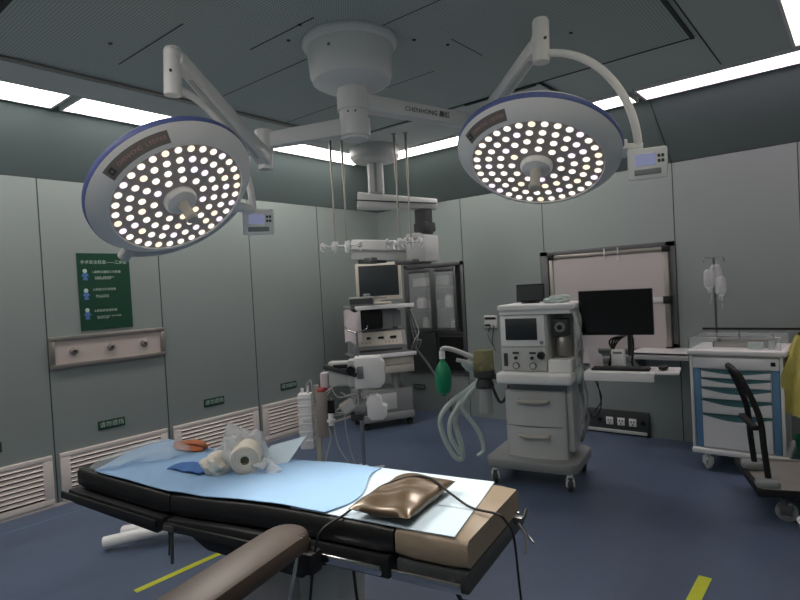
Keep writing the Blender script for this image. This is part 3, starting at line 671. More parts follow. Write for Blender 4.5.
f = MB(); f.box(-.07, .07, -.045, .045, -.05, .05, bev=.012, R=Matrix.Rotation(-.5, 3, 'Y')); f.box(-.05, .05, -.05, -.044, -.03, .03, R=Matrix.Rotation(-.5, 3, 'Y'), m=1)
tag(f.build('cable_connector_box', ['cream', 'lgrey'], None, (IX-.06, IY-.075, .62), (0, 0, .68)), 'tilted cream box with coiled cables on the infusion stand', 'medical device')
f = MB()
q = lambda a, z, o=0: Vector((IX+.77*a+.1*o, IY+.63*a-.1*o-.08, z))
for pts in ([q(-.15, .8), q(-.22, .7), q(-.2, .6), q(-.08, .58), q(0, .66), q(-.1, .74)], [q(-.1, .82), q(-.24, .72), q(-.18, .56), q(-.02, .6), q(.02, .7)], [q(-.18, .8), q(-.12, .7), q(.02, .72), q(.04, .62)],
            [q(-.18, .7), q(-.17, .5), q(-.14, .3), q(-.02, .1), q(.05, .03)], [q(-.08, .56), q(-.07, .4), q(-.03, .2), q(.02, .1), q(.05, .02)], [q(-.22, .75), q(-.26, .66), q(-.2, .58), q(-.1, .62)]):
    f.tube(pts, .006, 8)
tag(f.build('coiled_cables', 'tube'), 'thin pale cables looping around the infusion stand and down to the floor', 'cables')

# ================================================================== suction stand
SX, SY = -3.47, 3.1
t = thing('suction_stand', 'thin stand carrying a suction canister behind the table', 'stand', (SX, SY, 0), .69)
MB().box(-.022, .022, -.02, .02, .06, .8, bev=.006).build('pole', 'cream', t)
f = MB()
for k in range(4): a = .78+k*PI/2; f.bar((0, 0, .07), (math.cos(a)*.2, math.sin(a)*.2, .055), .03, .025, bev=.005)
f.build('base', 'grey', t)
for k in range(4): a = .78+k*PI/2; caster(t, (math.cos(a)*.19, math.sin(a)*.19, 0), .024, a)
t2 = MB().box(-.055, .055, -.04, .05, .0, .45, bev=.012)
for z in (.06, .13, .2, .27, .34, .4): t2.box(-.058, .058, -.043, .053, z, z+.02, bev=.004)
t2.box(-.02, .05, -.045, .05, .22, .26, bev=.005); t2.cyl((-.02, 0, .45), (-.02, 0, .49), .012, n=12).cyl((.025, 0, .45), (.025, 0, .51), .01, n=12)
tag(t2.build('suction_basket', 'white', None, (SX-.07, SY-.06, .29), (0, 0, .69)), 'tall ribbed white plastic holder hanging left of the suction canister', 'plastic holder')
t = thing('suction_canister', 'tan cylinder with a red cap on the suction stand', 'canister', (SX+.055, SY+.02, .36), .69)
MB().lathe([(0, .03), (.055, .03), (.058, .05), (.058, .37), (.045, .39), (0, .39)], n=28).build('canister_body', 'tan', t)
MB().lathe([(0, .39), (.047, .39), (.047, .405), (.035, .42), (0, .42)], n=24).build('cap', 'red', t)
MB().cyl((.065, -.03, .24), (.065, -.03, .32), .028, n=16).cyl((.065, -.03, .22), (.065, -.03, .24), .034, n=16).build('valve', 'black', t)
MB().cyl((.06, -.04, .12), (.06, -.04, .22), .022, n=16).cyl((.06, -.04, .15), (.06, -.04, .17), .034, n=16).build('flow_tube', 'white', t)
f = MB().tube([(SX+.1, SY+.01, .5), (SX+.12, SY+.02, .38), (SX+.08, SY-.01, .2), (SX+.05, SY, .05), (SX+.12, SY-.1, .012)], .008).tube([(SX-.05, SY-.06, .8), (SX-.01, SY-.04, .84), (SX+.0, SY-.03, .7), (SX+.03, SY, .6)], .008)
tag(f.build('suction_tube', 'tube'), 'pale tube looping from the suction canister towards the floor', 'tube')

# ================================================================== anaesthesia machine
AR = math.radians(10.5); AO = Vector((-2.25, 3.81, 0))
def an(x, y, z): c, s = math.cos(AR), math.sin(AR); return (AO.x+c*x-s*y, AO.y+s*x+c*y, z)
t = thing('anaesthesia_machine', 'tall grey anaesthesia machine with two drawers, small screen and gas dials on casters', 'anaesthesia machine', AO, AR)
f = MB(); f.prism([(-.09, .03, .125), (-.05, -.03, .125), (.56, -.03, .125), (.62, .03, .125), (.62, .5, .125), (.57, .56, .125), (-.04, .56, .125), (-.09, .5, .125)], (0, 0, .075), bev=.02); f.build('base', 'grey', t)
for x, y in ((-.02, .02), (.55, .02), (-.02, .5), (.55, .5)): caster(t, (x, y, 0), .053, .3, ('lgrey', 'white', 'dgrey'))
MB().box(.06, .525, .1, .48, .19, .71, bev=.012).build('cabinet_body', 'lgrey', t)
MB().box(.09, .53, .12, .48, .70, .775, bev=.004).build('cable_recess', 'grey', t)
for z0, z1 in ((.185, .435), (.445, .70)):
    d = MB().grid(lambda u, v: Vector((.07+.44*u, .1-.028*math.sin(PI*u)**.6, z0+(z1-z0)*v)), 20, 2, 0).box(.07, .51, .094, .1, z0, z1, bev=.003).build('drawer', 'lgrey', t)
    MB().tube([(.18, .075, z1-.06), (.19, .045, z1-.062), (.29, .035, z1-.065), (.39, .045, z1-.062), (.40, .075, z1-.06)], .014, 10).build('drawer_handle', 'cream', d)
# desk
MB().box(.035, .6, -.02, .5, .775, .86, bev=.02, seg=3).build('work_top', 'white', t)
# head
MB().box(.05, .42, .09, .5, .86, 1.3, bev=.012).box(.42, .6, .33, .5, .86, 1.32, bev=.01).build('head_unit', 'lgrey', t)
fp = MB().box(.06, .405, .075, .095, 1.05, 1.29, bev=.008).build('display_panel', 'white', t)
MB().box(.1, .345, .07, .077, 1.1, 1.265, bev=.003).build('screen', 'greyscreen', fp)
MB().lathe([(0, 0), (.014, 0), (.012, .01), (0, .01)], (.375, .075, 1.08), (0, -1, 0), 16).build('dial', 'grey', fp)
cpn = MB().box(.06, .405, .07, .095, .865, 1.04, bev=.006).build('control_panel', 'lgrey', t)
for x, z, r in ((.175, .905, .026), (.305, .905, .026)):
    g = MB().lathe([(0, 0), (r, 0), (r, .012), (0, .012)], (x, .07, z), (0, -1, 0), 24).build('gauge', 'dgrey', cpn)
    MB().lathe([(0, .012), (r*.8, .012), (r*.8, .014), (0, .014)], (x, .07, z), (0, -1, 0), 24).build('gauge_face', 'lgrey', g)
for x, z in ((.175, .965), (.3, .965)): MB().lathe([(0, 0), (.013, 0), (.011, .02), (0, .02)], (x, .07, z), (0, -1, 0), 16).build('knob', 'black', cpn)
for q_ in ((.15, .2, .995, 1.01), (.28, .33, .995, 1.01), (.08, .11, .9, 1.0)): MB().box(q_[0], q_[1], .064, .071, q_[2], q_[3], bev=.002).build('label_window', 'dgrey', cpn)
MB().lathe([(0, 0), (.03, 0), (.024, .035), (0, .035)], (.37, .07, .985), (0, -1, 0), 20).build('large_knob', 'black', cpn)
# vaporiser on the right bay
v = MB().lathe([(0, .0), (.055, 0), (.06, .02), (.06, .13), (.05, .15), (.05, .2), (0, .2)], (.505, .22, .97), (0, 0, 1), 28).build('vaporiser', 'steel', t)
MB().box(.45, .56, .13, .24, 1.12, 1.25, bev=.012).build('vaporiser_head', 'dgrey', v)
MB().lathe([(0, 0), (.04, 0), (.036, .02), (0, .02)], (.505, .13, 1.19), (0, -1, 0), 24).lathe([(0, .02), (.02, .02), (.018, .03), (0, .03)], (.505, .13, 1.19), (0, -1, 0), 20, m=1).build('vaporiser_dial', ['grey', 'black'], v)
MB().box(.42, .59, .06, .33, .86, .955, bev=.008).build('bay_shelf', 'white', t)
# top
MB().box(.05, .625, .04, .48, 1.325, 1.37, bev=.015, seg=3).box(.06, .6, .06, .46, 1.295, 1.325).build('top_shelf', 'white', t)
MB().box(.57, .61, .3, .5, .86, 1.32, bev=.01).build('side_column', 'grey', t)
f = MB()
for k, (x, z0, z1) in enumerate(((.61, 1.3, .9), (.63, 1.22, .72), (.61, .95, .45), (.59, .8, .3))):
    f.tube([(x, .12+.05*k, z0), (x+.04, .08+.05*k, (z0+z1)/2+.05), (x+.01+.02*k, .12+.04*k, (z0+z1)/2-.05), (x, .14+.05*k, z1)], .013, 8, m=k % 2)
f.build('side_hoses', ['tube', 'grey'], t)
MB().blob((.62, .18, .84), (.035, .06, .07), seed=3, amp=.15).blob((.62, .2, 1.18), (.03, .05, .15), seed=5, amp=.2).build('hose_cover', 'hose', t)
MB().box(.525, .57, .14, .42, .25, .77, bev=.01).build('side_rail', 'lgrey', t)
# absorber arm on the left side
f = MB().box(-.14, .05, .08, .14, .79, .83, bev=.01); f.lathe([(.0, .0), (.07, 0), (.075, .02), (.06, .06), (.05, .09), (0, .09)], (-.1, .1, .72), (0, 0, 1), 28)
f.lathe([(0, 0), (.085, 0), (.085, .05), (0, .05)], (-.1, .1, .81), (0, 0, 1), 32); ab = f.build('absorber_head', 'dgrey', t)
MB().lathe([(0, 0), (.078, 0), (.08, .01), (.08, .15), (.075, .16), (0, .16)], (-.1, .1, .86), (0, 0, 1), 32).build('absorber_canister', 'amber', ab)
MB().lathe([(0, 0), (.05, 0), (.052, .02), (.052, .2), (0, .2)], (-.1, .1, .52), (0, 0, 1), 28).build('lower_cup', 'tube', ab)
MB().tube([(-.06, .12, .76), (.0, .15, .6), (.06, .16, .66), (.08, .16, .74)], .012, 10).build('link_hose', 'dgrey', ab)
MB().bar((-.15, .12, .9), (-.3, .02, .95), .03, .03, m=0, bev=.006).build('valve_arm', 'lgrey', ab)
# keyboard arm and tray, display arm
st = MB().box(.7, 1.15, -.06, .22, .865, .892, bev=.006).box(1.15, 1.3, -.03, .22, .875, .892, bev=.005).box(.7, 1.15, -.066, -.05, .83, .89, bev=.004).build('side_tray', 'white', t)
MB().bar((.62, .25, .8), (.95, .3, .83), .06, .04, bev=.008).bar((.62, .35, .9), (.98, .38, .93), .09, .05, bev=.012).build('tray_arm', 'grey', st)
f = MB().cyl((.96, .36, .9), (.96, .36, 1.3), .018, n=16).bar((.96, .36, 1.28), (.93, .28, 1.28), .04, .04, bev=.006); f.build('display_post', 'dgrey', t)

t = thing('computer_monitor', 'wide black computer monitor on an arm beside the anaesthesia machine', 'monitor', an(.885, .22, 1.12), AR-.02)
MB().box(-.255, .255, -.015, .02, .0, .33, bev=.006).box(-.12, .12, .02, .05, .08, .26, bev=.012).build('monitor_case', 'black', t)
MB().box(-.248, .248, -.0165, -.0145, .016, .324).build('screen', 'screen', t)
t = thing('keyboard', 'black keyboard on the white side tray', 'keyboard', an(.93, .05, .893), AR)
MB().box(-.19, .19, -.06, .06, 0, .014, bev=.004).build('keyboard_case', 'black', t)
f = MB()
for r in range(5):
    for c in range(15): f.box(-.18+c*.0243, -.16+c*.0243, -.052+r*.0215, -.034+r*.0215, .014, .019)
f.build('keys', 'dgrey', t)
tag(MB().blob((0, 0, .018), (.03, .05, .018), amp=0).box(-.004, .004, .01, .03, .033, .038, m=1).build('computer_mouse', ['black', 'dgrey'], None, an(1.2, .06, .893), (0, 0, AR-.3)), 'black computer mouse at the right end of the white tray', 'computer mouse')
tag(MB().box(-.045, .045, -.04, .04, 0, .13, bev=.008).box(-.03, .03, -.042, -.039, .1, .115, m=1).build('computer_box', ['white', 'grey'], None, an(.9, .17, .893), (0, 0, AR)), 'small upright white box on the tray under the black monitor', 'electronics box')
f = MB()
for k in range(4): f.tube([an(.96, .3, 1.12), an(.9-.02*k, .2, 1.08), an(.86+.01*k, .16, 1.0-.01*k), an(.83+.012*k, .18, .9)], .007, 6)
f.tube([an(.98, .28, 1.14), an(1.0, .2, 1.05), an(.99, .18, .93), an(1.0, .2, .876)], .009, 6); f.tube([an(.74, .2, .8), an(.76, .2, .6), an(.7, .22, .5), an(.66, .24, .56)], .005, 6); f.tube([an(.72, .2, .8), an(.77, .18, .66), an(.71, .2, .55)], .004, 6)
tag(f.build('monitor_cables', 'black'), 'black cables drooping behind the white box below the monitor', 'cables')
f = MB().grid(lambda u, v: Vector((.0+.11*u, .02*math.sin(v*3), -.2*v)), 6, 10, .002).grid(lambda u, v: Vector((.05+.1*u, -.02+.03*v, -.1-.13*v-.03*u)), 6, 8, .002)
tag(f.build('paper_sheets', 'paper', None, an(.665, .1, 1.13), (0, 0, AR-.2)), 'white paper sheets hanging on the right side of the anaesthesia machine', 'papers')
# tablet monitor on top
t = thing('tablet_display', 'small black tablet display standing on top of the anaesthesia machine', 'tablet', an(.245, .3, 1.371), AR+.12)
MB().box(-.11, .11, -.006, .01, .012, .15, bev=.004, R=Matrix.Rotation(-.12, 3, 'X')).build('tablet_case', 'black', t)
MB().box(-.1, .1, -.009, -.005, .022, .14, R=Matrix.Rotation(-.12, 3, 'X')).build('screen', 'greyscreen', t)
MB().box(-.07, .07, -.03, .06, 0, .01, bev=.003).box(-.03, .03, .01, .03, .01, .1, bev=.004).build('stand', 'black', t)
tag(MB().blob((0, 0, .025), (.1, .09, .03), seed=11, amp=.3).tube([(-.08, .0, .03), (0, -.06, .05), (.08, .0, .045), (.02, .05, .05), (-.06, .02, .04)], .012, 8).build('coiled_tubing', 'hose', None, an(.48, .22, 1.368)), 'heap of translucent pale green tubing on top of the anaesthesia machine', 'tubing')
# breathing bag and hoses
GB = Vector((-2.66, 3.74, 0))
t = thing('breathing_bag', 'dark green rubber breathing bag hanging beside the absorber', 'breathing bag', (GB.x+.0, GB.y, .62))
MB().lathe([(0, .04), (.02, .04), (.022, .05), (.05, .07), (.062, .12), (.066, .18), (.06, .25), (.035, .305), (.02, .32), (.02, .35), (0, .35)], n=28).build('bag', 'green', t)
MB().lathe([(0, .34), (.024, .34), (.024, .4), (0, .4)], n=20).build('neck_connector', 'white', t)
cr = Vector((.77, .63, 0))
q = lambda a, z, o=0: GB+cr*a+Vector((.63, -.77, 0))*o+Vector((0, 0, z))
f = MB().tube([q(0, 1.0), q(.01, 1.04), q(.08, 1.03), q(.2, .98), q(.3, .93)], .02, 12).tube([q(.3, .93), q(.36, .86), q(.34, .8)], .022, 10).blob(q(.31, .84), (.04, .04, .05), seed=4, amp=.2)
tag(f.build('circuit_elbow', 'lgrey'), 'pale elbow arm holding the green breathing bag to the absorber', 'breathing circuit')
tag(MB().blob(q(.22, .9), (.055, .05, .06), seed=8, amp=.25).cyl(q(.2, .93), q(.3, .86), .03, n=14).build('face_mask', 'hose'), 'translucent breathing mask resting beside the pale elbow', 'breathing mask')
tag(MB().tube([q(.33, .8), q(.2, .7), q(.05, .6), q(-.04, .48), q(-.02, .32), q(.06, .16), q(.12, .14), q(.12, .24), q(.08, .42), q(.1, .55)], .021, 14, sub=10).tube([q(.1, .55), q(.14, .64), q(.25, .74), q(.33, .8, .03)], .021, 14).build('corrugated_hose', 'hose'), 'pale corrugated hose, long left-hand loop below the green bag', 'hose', 'breathing hoses')
tag(MB().tube([q(.34, .8, .05), q(.24, .72, .05), q(.14, .6, .05), q(.16, .52, .05), q(.26, .36, .05), q(.29, .22, .05), q(.24, .17, .05)], .019, 14, sub=10).tube([q(.14, .62, .05), q(.04, .48, .05), q(.03, .34, .06), q(.1, .2, .06)], .019, 14).build('corrugated_hose', 'hose'), 'pale green corrugated hose, right-hand loop hanging nearest the absorber', 'hose', 'breathing hoses')
# tube from cart
tag(MB().tube([on_cart(.66, -.02, .86), (-3.55, 4.75, .72), (-3.2, 4.5, .52), (-2.85, 4.1, .45), (-2.7, 3.86, .6)], .012, 8).build('grey_tube', 'darksteel'), 'grey tube stretching from the equipment cart down to the green bag', 'tube')

# ================================================================== drawer cart
KX, KY = -1.075, 4.88
t = thing('medical_cart', 'white and blue medical cart with six drawers against the back wall', 'drawer cart', (KX, KY, 0))
Wc, Dc = .585, .5
MB().box(0, Wc, .02, Dc, .16, .9, bev=.006).build('cart_body', 'white', t)
MB().box(-.025, Wc+.03, -.02, Dc+.02, .13, .175, bev=.012).build('base_plate', 'white', t)
for x in (.005, Wc-.065): MB().box(x, x+.05, .0, .03, .18, .83, bev=.006).build('blue_pillar', 'bluetrim', t)
for x in (-.02, Wc-.012): MB().box(x, x+.022, -.004, .03, .18, .9, bev=.004).build('corner_post', 'white', t)
dz = [.19, .44, .565, .665, .735, .795]; zz = [(.19, .45), (.455, .565), (.57, .655), (.66, .725), (.73, .79)]
for z0, z1 in zz:
    hgt = z1-z0; g = min(.055, hgt*.6)
    n = 16; top = [(.06+(Wc-.13)*k/n, -.012, z1-g*.35-g*.65*math.sin(PI*k/n)**1.2) for k in range(n+1)]
    d = MB().prism([(.06, -.012, z0)]+top+[(Wc-.07, -.012, z0)], (0, .032, 0)).build('drawer', 'drawer', t)
    MB().prism([(.06, .004, z1-g*.1)]+[(x, .004, z-.004) for x, y, z in top]+[(Wc-.07, .004, z1-g*.1)], (0, .012, 0)).build('drawer_grip', 'tealtrim', d)
d = MB().box(.005, Wc-.015, -.016, .03, .8, .885, bev=.006).build('drawer', 'drawer', t)
MB().box(.52, .55, -.022, -.015, .832, .862, bev=.003).build('lock', 'black', d)
tp = MB().box(-.03, Wc+.035, -.03, Dc+.02, .9, .945, bev=.014, seg=3).build('cart_top', 'white', t)
f = MB()
for s0, s1 in (((-.01, -.01), (Wc, -.01)), ((-.01, Dc), (Wc, Dc)), ((-.01, -.01), (-.01, Dc)), ((Wc, -.01), (Wc, Dc))):
    f.box(min(s0[0], s1[0])-.002, max(s0[0], s1[0])+.002, min(s0[1], s1[1])-.002, max(s0[1], s1[1])+.002, .945, 1.03)
f.build('clear_guard', 'glass', t)
f = MB().tube([(-.02, -.015, .945), (-.02, -.015, 1.03), (.02, -.015, 1.045), (Wc, -.015, 1.045)], .0035, 6, smooth=False).tube([(-.02, -.015, 1.03), (-.02, Dc, 1.04), (.02, Dc, 1.045)], .0035, 6, smooth=False); f.build('guard_wire', 'chrome', t)
f = MB().box(-.02, Wc+.1, Dc-.005, Dc+.012, 1.05, 1.068); f.cyl((Wc+.1, Dc, 1.06), (Wc+.1, Dc-.02, 1.06), .025, n=12).bar((Wc+.06, Dc-.03, 1.0), (Wc+.13, Dc-.03, 1.09), .012, .02); f.build('rear_rail', 'black', t)
for x in (.25, .48): MB().box(x, x+.006, Dc-.01, Dc, .945, 1.05).build('rail_post', 'chrome', t)
for x, y in ((.07, .05), (Wc-.07, .05), (.07, Dc-.06), (Wc-.07, Dc-.06)): caster(t, (x, y, 0), .055, .6 if x < .2 else .2, ('rubber', 'white', 'lgrey'))
tag(MB().box(-.2, .2, -.12, .12, 0, .012, bev=.004).box(-.2, .2, -.12, -.11, .0, .045, bev=.002).box(-.2, .2, .11, .12, .0, .045, bev=.002).box(-.2, -.19, -.12, .12, .0, .045).box(.19, .2, -.12, .12, .0, .045).build('metal_tray', 'steel', None, (KX+.32, KY+.26, .946)), 'shallow steel tray on top of the blue drawer cart', 'tray')
tag(MB().box(-.05, .05, -.03, .03, 0, .05, bev=.008).cyl((.1, 0, 0), (.1, 0, .06), .02, n=14).build('small_container', ['hose'], None, (KX+.42, KY+.08, .947)), 'small pale containers inside the clear guard at the front of the cart top', 'container')
t = thing('drip_stand', 'thin drip pole at the rear of the drawer cart with clear bottles hanging', 'drip stand', (-1.0, 5.44, 0))
MB().cyl((0, 0, .0), (0, 0, 1.66), .009, n=12).build('pole', 'darksteel', t)
MB().tube([(-.08, 0, 1.62), (-.07, 0, 1.66), (0, 0, 1.65), (.07, 0, 1.66), (.08, 0, 1.62)], .005).build('hook_bar', 'chrome', t)
MB().lathe([(0, 0), (.12, 0), (.12, .012), (.02, .03), (0, .03)], n=24).build('foot', 'darksteel', t)
for i, (x, y, z, lb) in enumerate(((-.03, -.03, 1.42, 'left'), (.05, -.02, 1.36, 'right'), (.01, .03, 1.46, 'rear'))):
    o = MB().lathe([(0, 0), (.016, 0), (.016, .03), (.042, .05), (.045, .07), (.045, .17), (.03, .2), (.01, .205), (0, .205)], n=20).tube([(0, 0, .2), (.015, 0, .23), (0, 0, .25)], .003).tube([(0, 0, 0), (.01, 0, -.05), (-.01, 0, -.09)], .003).build('drip_bottle', 'film', None, (-1.0+x, 5.43+y, z-.06))
    tag(o, 'clear drip bottle on the thin pole above the drawer cart, %s of three' % lb, 'bottle', 'clear bottles on the drip pole')
# yellow bag
def bagfn(u, v):
    a = 2*PI*u; k = v; r = .05+.12*math.sin(min(1, k*1.25)*PI*.62)
    rr = r*(1+.16*math.sin(a*5+k*4)+.08*math.sin(a*11+k*7)); return Vector((rr*math.cos(a)*.85, rr*math.sin(a)*1.1, -.56*k))
b = MB().grid(bagfn, 40, 22); b.blob((0, 0, -.54), (.1, .12, .05), seed=2, amp=.2)
tag(b.build('waste_bag', 'yellowbag', None, (KX+Wc+.13, KY+.12, 1.05)), 'translucent yellow plastic bag hanging at the right side of the drawer cart', 'plastic bag')
tag(MB().lathe([(0, 0), (.12, 0), (.15, .3), (.155, .31), (.145, .31), (.115, .02), (0, .02)], n=28).build('waste_bin', 'green', None, (KX+Wc+.2, KY+.12, 0)), 'green bin under the yellow bag at the right edge', 'bin')

# ================================================================== platform trolley
TR = math.atan2(.34, .94)
t = thing('platform_trolley', 'flat metal platform trolley with a black push handle in front of the drawer cart', 'trolley', (-.52, 4.0, 0), TR)
MB().box(0, .95, 0, .64, .175, .2, bev=.006).box(0, .95, .0, .015, .165, .215, bev=.003).box(0, .95, .625, .64, .165, .215, bev=.003).build('deck', 'deck', t)
MB().box(-.02, .95, -.012, .0, .165, .212, bev=.003).box(-.03, -.0, -.01, .65, .165, .212, bev=.008).build('deck_edge', 'rubber', t)
for y in (.05, .43): MB().box(-.03, .1, y-.05, y+.05, .2, .26, bev=.025, seg=3).build('handle_socket', 'grey', t)
MB().tube([(.05, .07, .2), (.03, .07, .42), (.01, .08, .64), (-.07, .11, .86), (-.1, .15, .91), (-.11, .25, .925), (-.1, .33, .91), (-.07, .37, .86), (.01, .4, .64), (.03, .41, .42), (.05, .41, .2)], .018, 14).build('push_handle', 'rubber', t)
MB().box(-.035, .005, .06, .42, .55, .58, bev=.008).build('handle_brace', 'rubber', t)
for x, y in ((.13, .07), (.13, .57), (.82, .07), (.82, .57)): caster(t, (x, y, 0), .06, 1.2, ('lgrey', 'darksteel', 'grey'))

# ================================================================== low white stool behind the table foot
t = thing('rolling_stool', 'white tubular base of a low stool on the floor beyond the table foot', 'stool', (-3.36, 1.97, 0), 0)
for a, l in ((4.0, .6), (3.72, .55), (.6, .3), (1.9, .3)):
    MB().tube([(0, 0, .1), (math.cos(a)*l*.5, math.sin(a)*l*.5, .085), (math.cos(a)*l, math.sin(a)*l, .05)], .038, 12).build('leg', 'white', t)
MB().cyl((0, 0, .05), (0, 0, .36), .035, n=20).build('stem', 'white', t)
MB().lathe([(0, 0), (.13, 0), (.15, .02), (.15, .05), (.13, .07), (0, .075)], (0, 0, .36), (0, 0, 1), 32).build('seat', 'dgrey', t)

# ================================================================== OPERATING TABLE (u along table, v across, from the near foot corner)
TA = math.radians(9.9); TO = Vector((-2.74, 1.01, 0)); TL, TW = 1.87, .475
def tb(u, v, z): c, s = math.cos(TA), math.sin(TA); return (TO.x+c*u-s*v, TO.y+s*u+c*v, z)
def topz(u):
    P = ((-.3, .835), (0, .83), (.3, .808), (.6, .792), (.8, .8), (1.05, .816), (1.3, .82), (3, .82))
    for (a, za), (b_, zb) in zip(P, P[1:]):
        if a <= u <= b_:
            k = (u-a)/(b_-a); return za+(zb-za)*k
    return .82
t = thing('operating_table', 'black padded operating table on a steel column in the foreground', 'operating table', TO, TA); table = t
def padsec(u0, u1, mk, th=.09):
    n = max(4, int((u1-u0)/.06)); b = MB()
    prof = lambda v: -.008*(abs(v-.5)*2)**8
    g = .014
    tm = bmesh.new(); rows = []
    for i in range(n+1):
        u = u0+(u1-u0)*i/n; zt = topz(u); e = 0
        sec = [(g, zt-th), (0, zt-th+g), (0, zt-g), (g, zt), (TW-g, zt), (TW, zt-g), (TW, zt-th+g), (TW-g, zt-th)]
        if i in (0, n): sec = [((v-TW/2)*(1-.02)+TW/2, zt-th/2+(z-zt+th/2)*.9) for v, z in sec]
        rows.append([tm.verts.new((u, v, z)) for v, z in sec])
        if i in (0, n):
            uu = u+(.008 if i == 0 else -.008)
            for q_, (v, z) in zip(rows[-1], sec): pass
    for a, c in zip(rows, rows[1:]):
        for k in range(8): tm.faces.new([a[k], a[(k+1) % 8], c[(k+1) % 8], c[k]])
    tm.faces.new(rows[0][::-1]); tm.faces.new(rows[-1]); tm.verts.index_update(); b._add(tm, 0)
    return b.build('mattress_pad', mk, t, ang=50)
padsec(0, .605, 'pad'); padsec(.612, 1.625, 'pad'); padsec(1.632, TL, 'padhead')
# platforms
MB().prism([(-.04, -.02, .735), (-.04, -.02, .695), (.0, -.02, .675), (.55, -.02, .632), (.585, -.02, .66), (.585, -.02, .70)], (0, TW+.04, 0), bev=.008).build('leg_plate', 'rubber', t)
MB().prism([(.61, -.02, .70), (.61, -.02, .672), (.74, -.02, .655), (.83, -.02, .615), (1.28, -.02, .60), (1.28, -.02, .725), (.95, -.02, .718)], (0, TW+.04, 0), bev=.008).build('seat_plate', 'rubber', t)
MB().box(1.28, 1.61, -.005, TW+.005, .66, .73, bev=.005).build('back_plate', 'rubber', t)
MB().box(1.635, TL+.0, -.0, TW, .665, .728, bev=.005).build('head_plate', 'dgrey', t)
for (u0, u1, z0, z1, mk) in ((-.06, .57, .715, .68, 'rubber'), (.62, 1.26, .68, .685, 'rubber'), (1.22, 1.6, .70, .70, 'chrome'), (1.64, 1.86, .70, .70, 'chrome')):
    for v in (-.035, TW+.035):
        r = MB().bar((u0, v, z0), (u1, v, z1), .012, .03, bev=.003, up=(0, 1, 0) if 0 else (0, 0, 1)); 
        for k in (.15, .85):
            uu = u0+(u1-u0)*k; r.cyl((uu, v, z0+(z1-z0)*k), (uu, 0 if v < 0 else TW, z0+(z1-z0)*k), .009, n=10)
        r.build('side_rail', mk, t)
MB().box(.93, 1.17, .04, .30, .16, .62, bev=.012).box(1.171, 1.1725, .09, .22, .42, .53, m=1).build('column', ['steel', 'lgrey'], t)
MB().box(.9, 1.3, .08, .40, .6, .66, bev=.01).build('column_top', 'rubber', t)
MB().box(1.17, 1.3, .14, .32, .16, .6, bev=.01).build('column_cover', 'lgrey', t)
MB().prism([(.55, .06, .04), (1.6, .06, .04), (1.7, .16, .04), (1.7, .32, .04), (1.6, .42, .04), (.55, .42, .04), (.45, .32, .04), (.45, .16, .04)], (0, 0, .12), bev=.02).build('base', 'steel', t)
for u, v in ((.6, .12), (.6, .36), (1.55, .12), (1.55, .36)): caster(t, (u, v, 0), .022, 0)
# lever, clamps
MB().cyl((.655, -.03, .67), (.652, -.035, .54), .006, n=10).cyl((.64, -.03, .67), (.636, -.035, .57), .004, n=8).box(.62, .68, -.045, -.01, .665, .69, bev=.005).build('release_lever', 'dgrey', t)
MB().cyl((1.34, -.1, .74), (1.325, -.14, .6), .006, n=10).build('clamp_lever', 'chrome', t)
MB().box(1.28, 1.38, -.09, -.03, .66, .73, bev=.01).cyl((1.33, -.06, .66), (1.33, -.06, .76), .02, n=16).build('arm_clamp', 'rubber', t)
MB().box(TL-.01, TL+.03, .41, .44, .71, .735, bev=.006).cyl((TL+.02, .43, .71), (TL+.03, .46, .75), .008, n=12).tube([(TL+.02, .40, .72), (TL+.05, .38, .69), (TL+.06, .34, .65)], .004).tube([(TL+.02, .41, .72), (TL+.04, .42, .68), (TL+.07, .40, .66)], .004).build('end_clamp', 'darksteel', t)
# arm board
def armfn():
    b = MB(); prof = []; n = 14
    v0, v1 = -.10, -.95; hw = .074
    out = []
    for k in range(n+1): a = PI*k/n; out.append((hw*math.cos(a), v0-hw+hw*math.sin(a)))
    out += [(-hw*1.05, v1), (hw*1.05, v1)]
    poly = [(1.35+x-(v+.13)*.06, v, .775) for x, v in out]
    b.prism(poly, (0, 0, .06), bev=.02); return b
ab = MB(); t_ = armfn().build('arm_board', 'armpad', t)
b = MB(); b.box(1.34, 1.38, -.9, -.1, .757, .775, bev=.004); b.build('arm_board_plate', 'dgrey', t_)

# ================================================================== things on the table
def sheet(name, mk, label, cat, u0, u1, v0, v1, seed, amp, lift=.004, edge=None, nu=70, nv=30, drop=0):
    rnd = random.Random(seed); ph = [(rnd.uniform(5, 16), rnd.uniform(5, 20), rnd.uniform(0, 6)) for _ in range(7)]
    def fn(a, c):
        v = v0+(v1-v0)*c; uu0, uu1 = u0, u1
        if edge: uu0, uu1 = edge(c)
        u = uu0+(uu1-uu0)*a
        w_ = sum(abs(math.sin(u*p+v*q_+r)) for p, q_, r in ph)/7
        w_ += .35*abs(math.sin(u*4+v*9+seed))
        z = topz(u)+lift+amp*w_
        if drop and v > TW: z = topz(u)+lift-(v-TW)*1.2; v = TW+.012+.15*(v-TW)
        return Vector((u, v, z))
    o = MB().grid(fn, nu, nv, .003).build(name, mk, None, TO, (0, 0, TA), ang=60)
    return tag(o, label, cat)
sheet('surgical_drape', 'sheet', 'wrinkled light blue surgical sheet covering most of the table', 'sheet', .05, 1.32, .004, TW+.16, 3, .009, edge=lambda c: (.13-.11*min(1, c*2.2), 1.37-.04*c+.04*math.sin(c*7)), drop=1)
sheet('surgical_drape', 'sheetpale', 'paler blue sheet at the head end under the bronze pillow', 'sheet', 1.2, 1.77, .01, TW+.005, 9, .003, lift=.002, edge=lambda c: (1.22, 1.83-.05*c), nu=40)
def on(u, v, dz=0): return tb(u, v, topz(u)+dz)
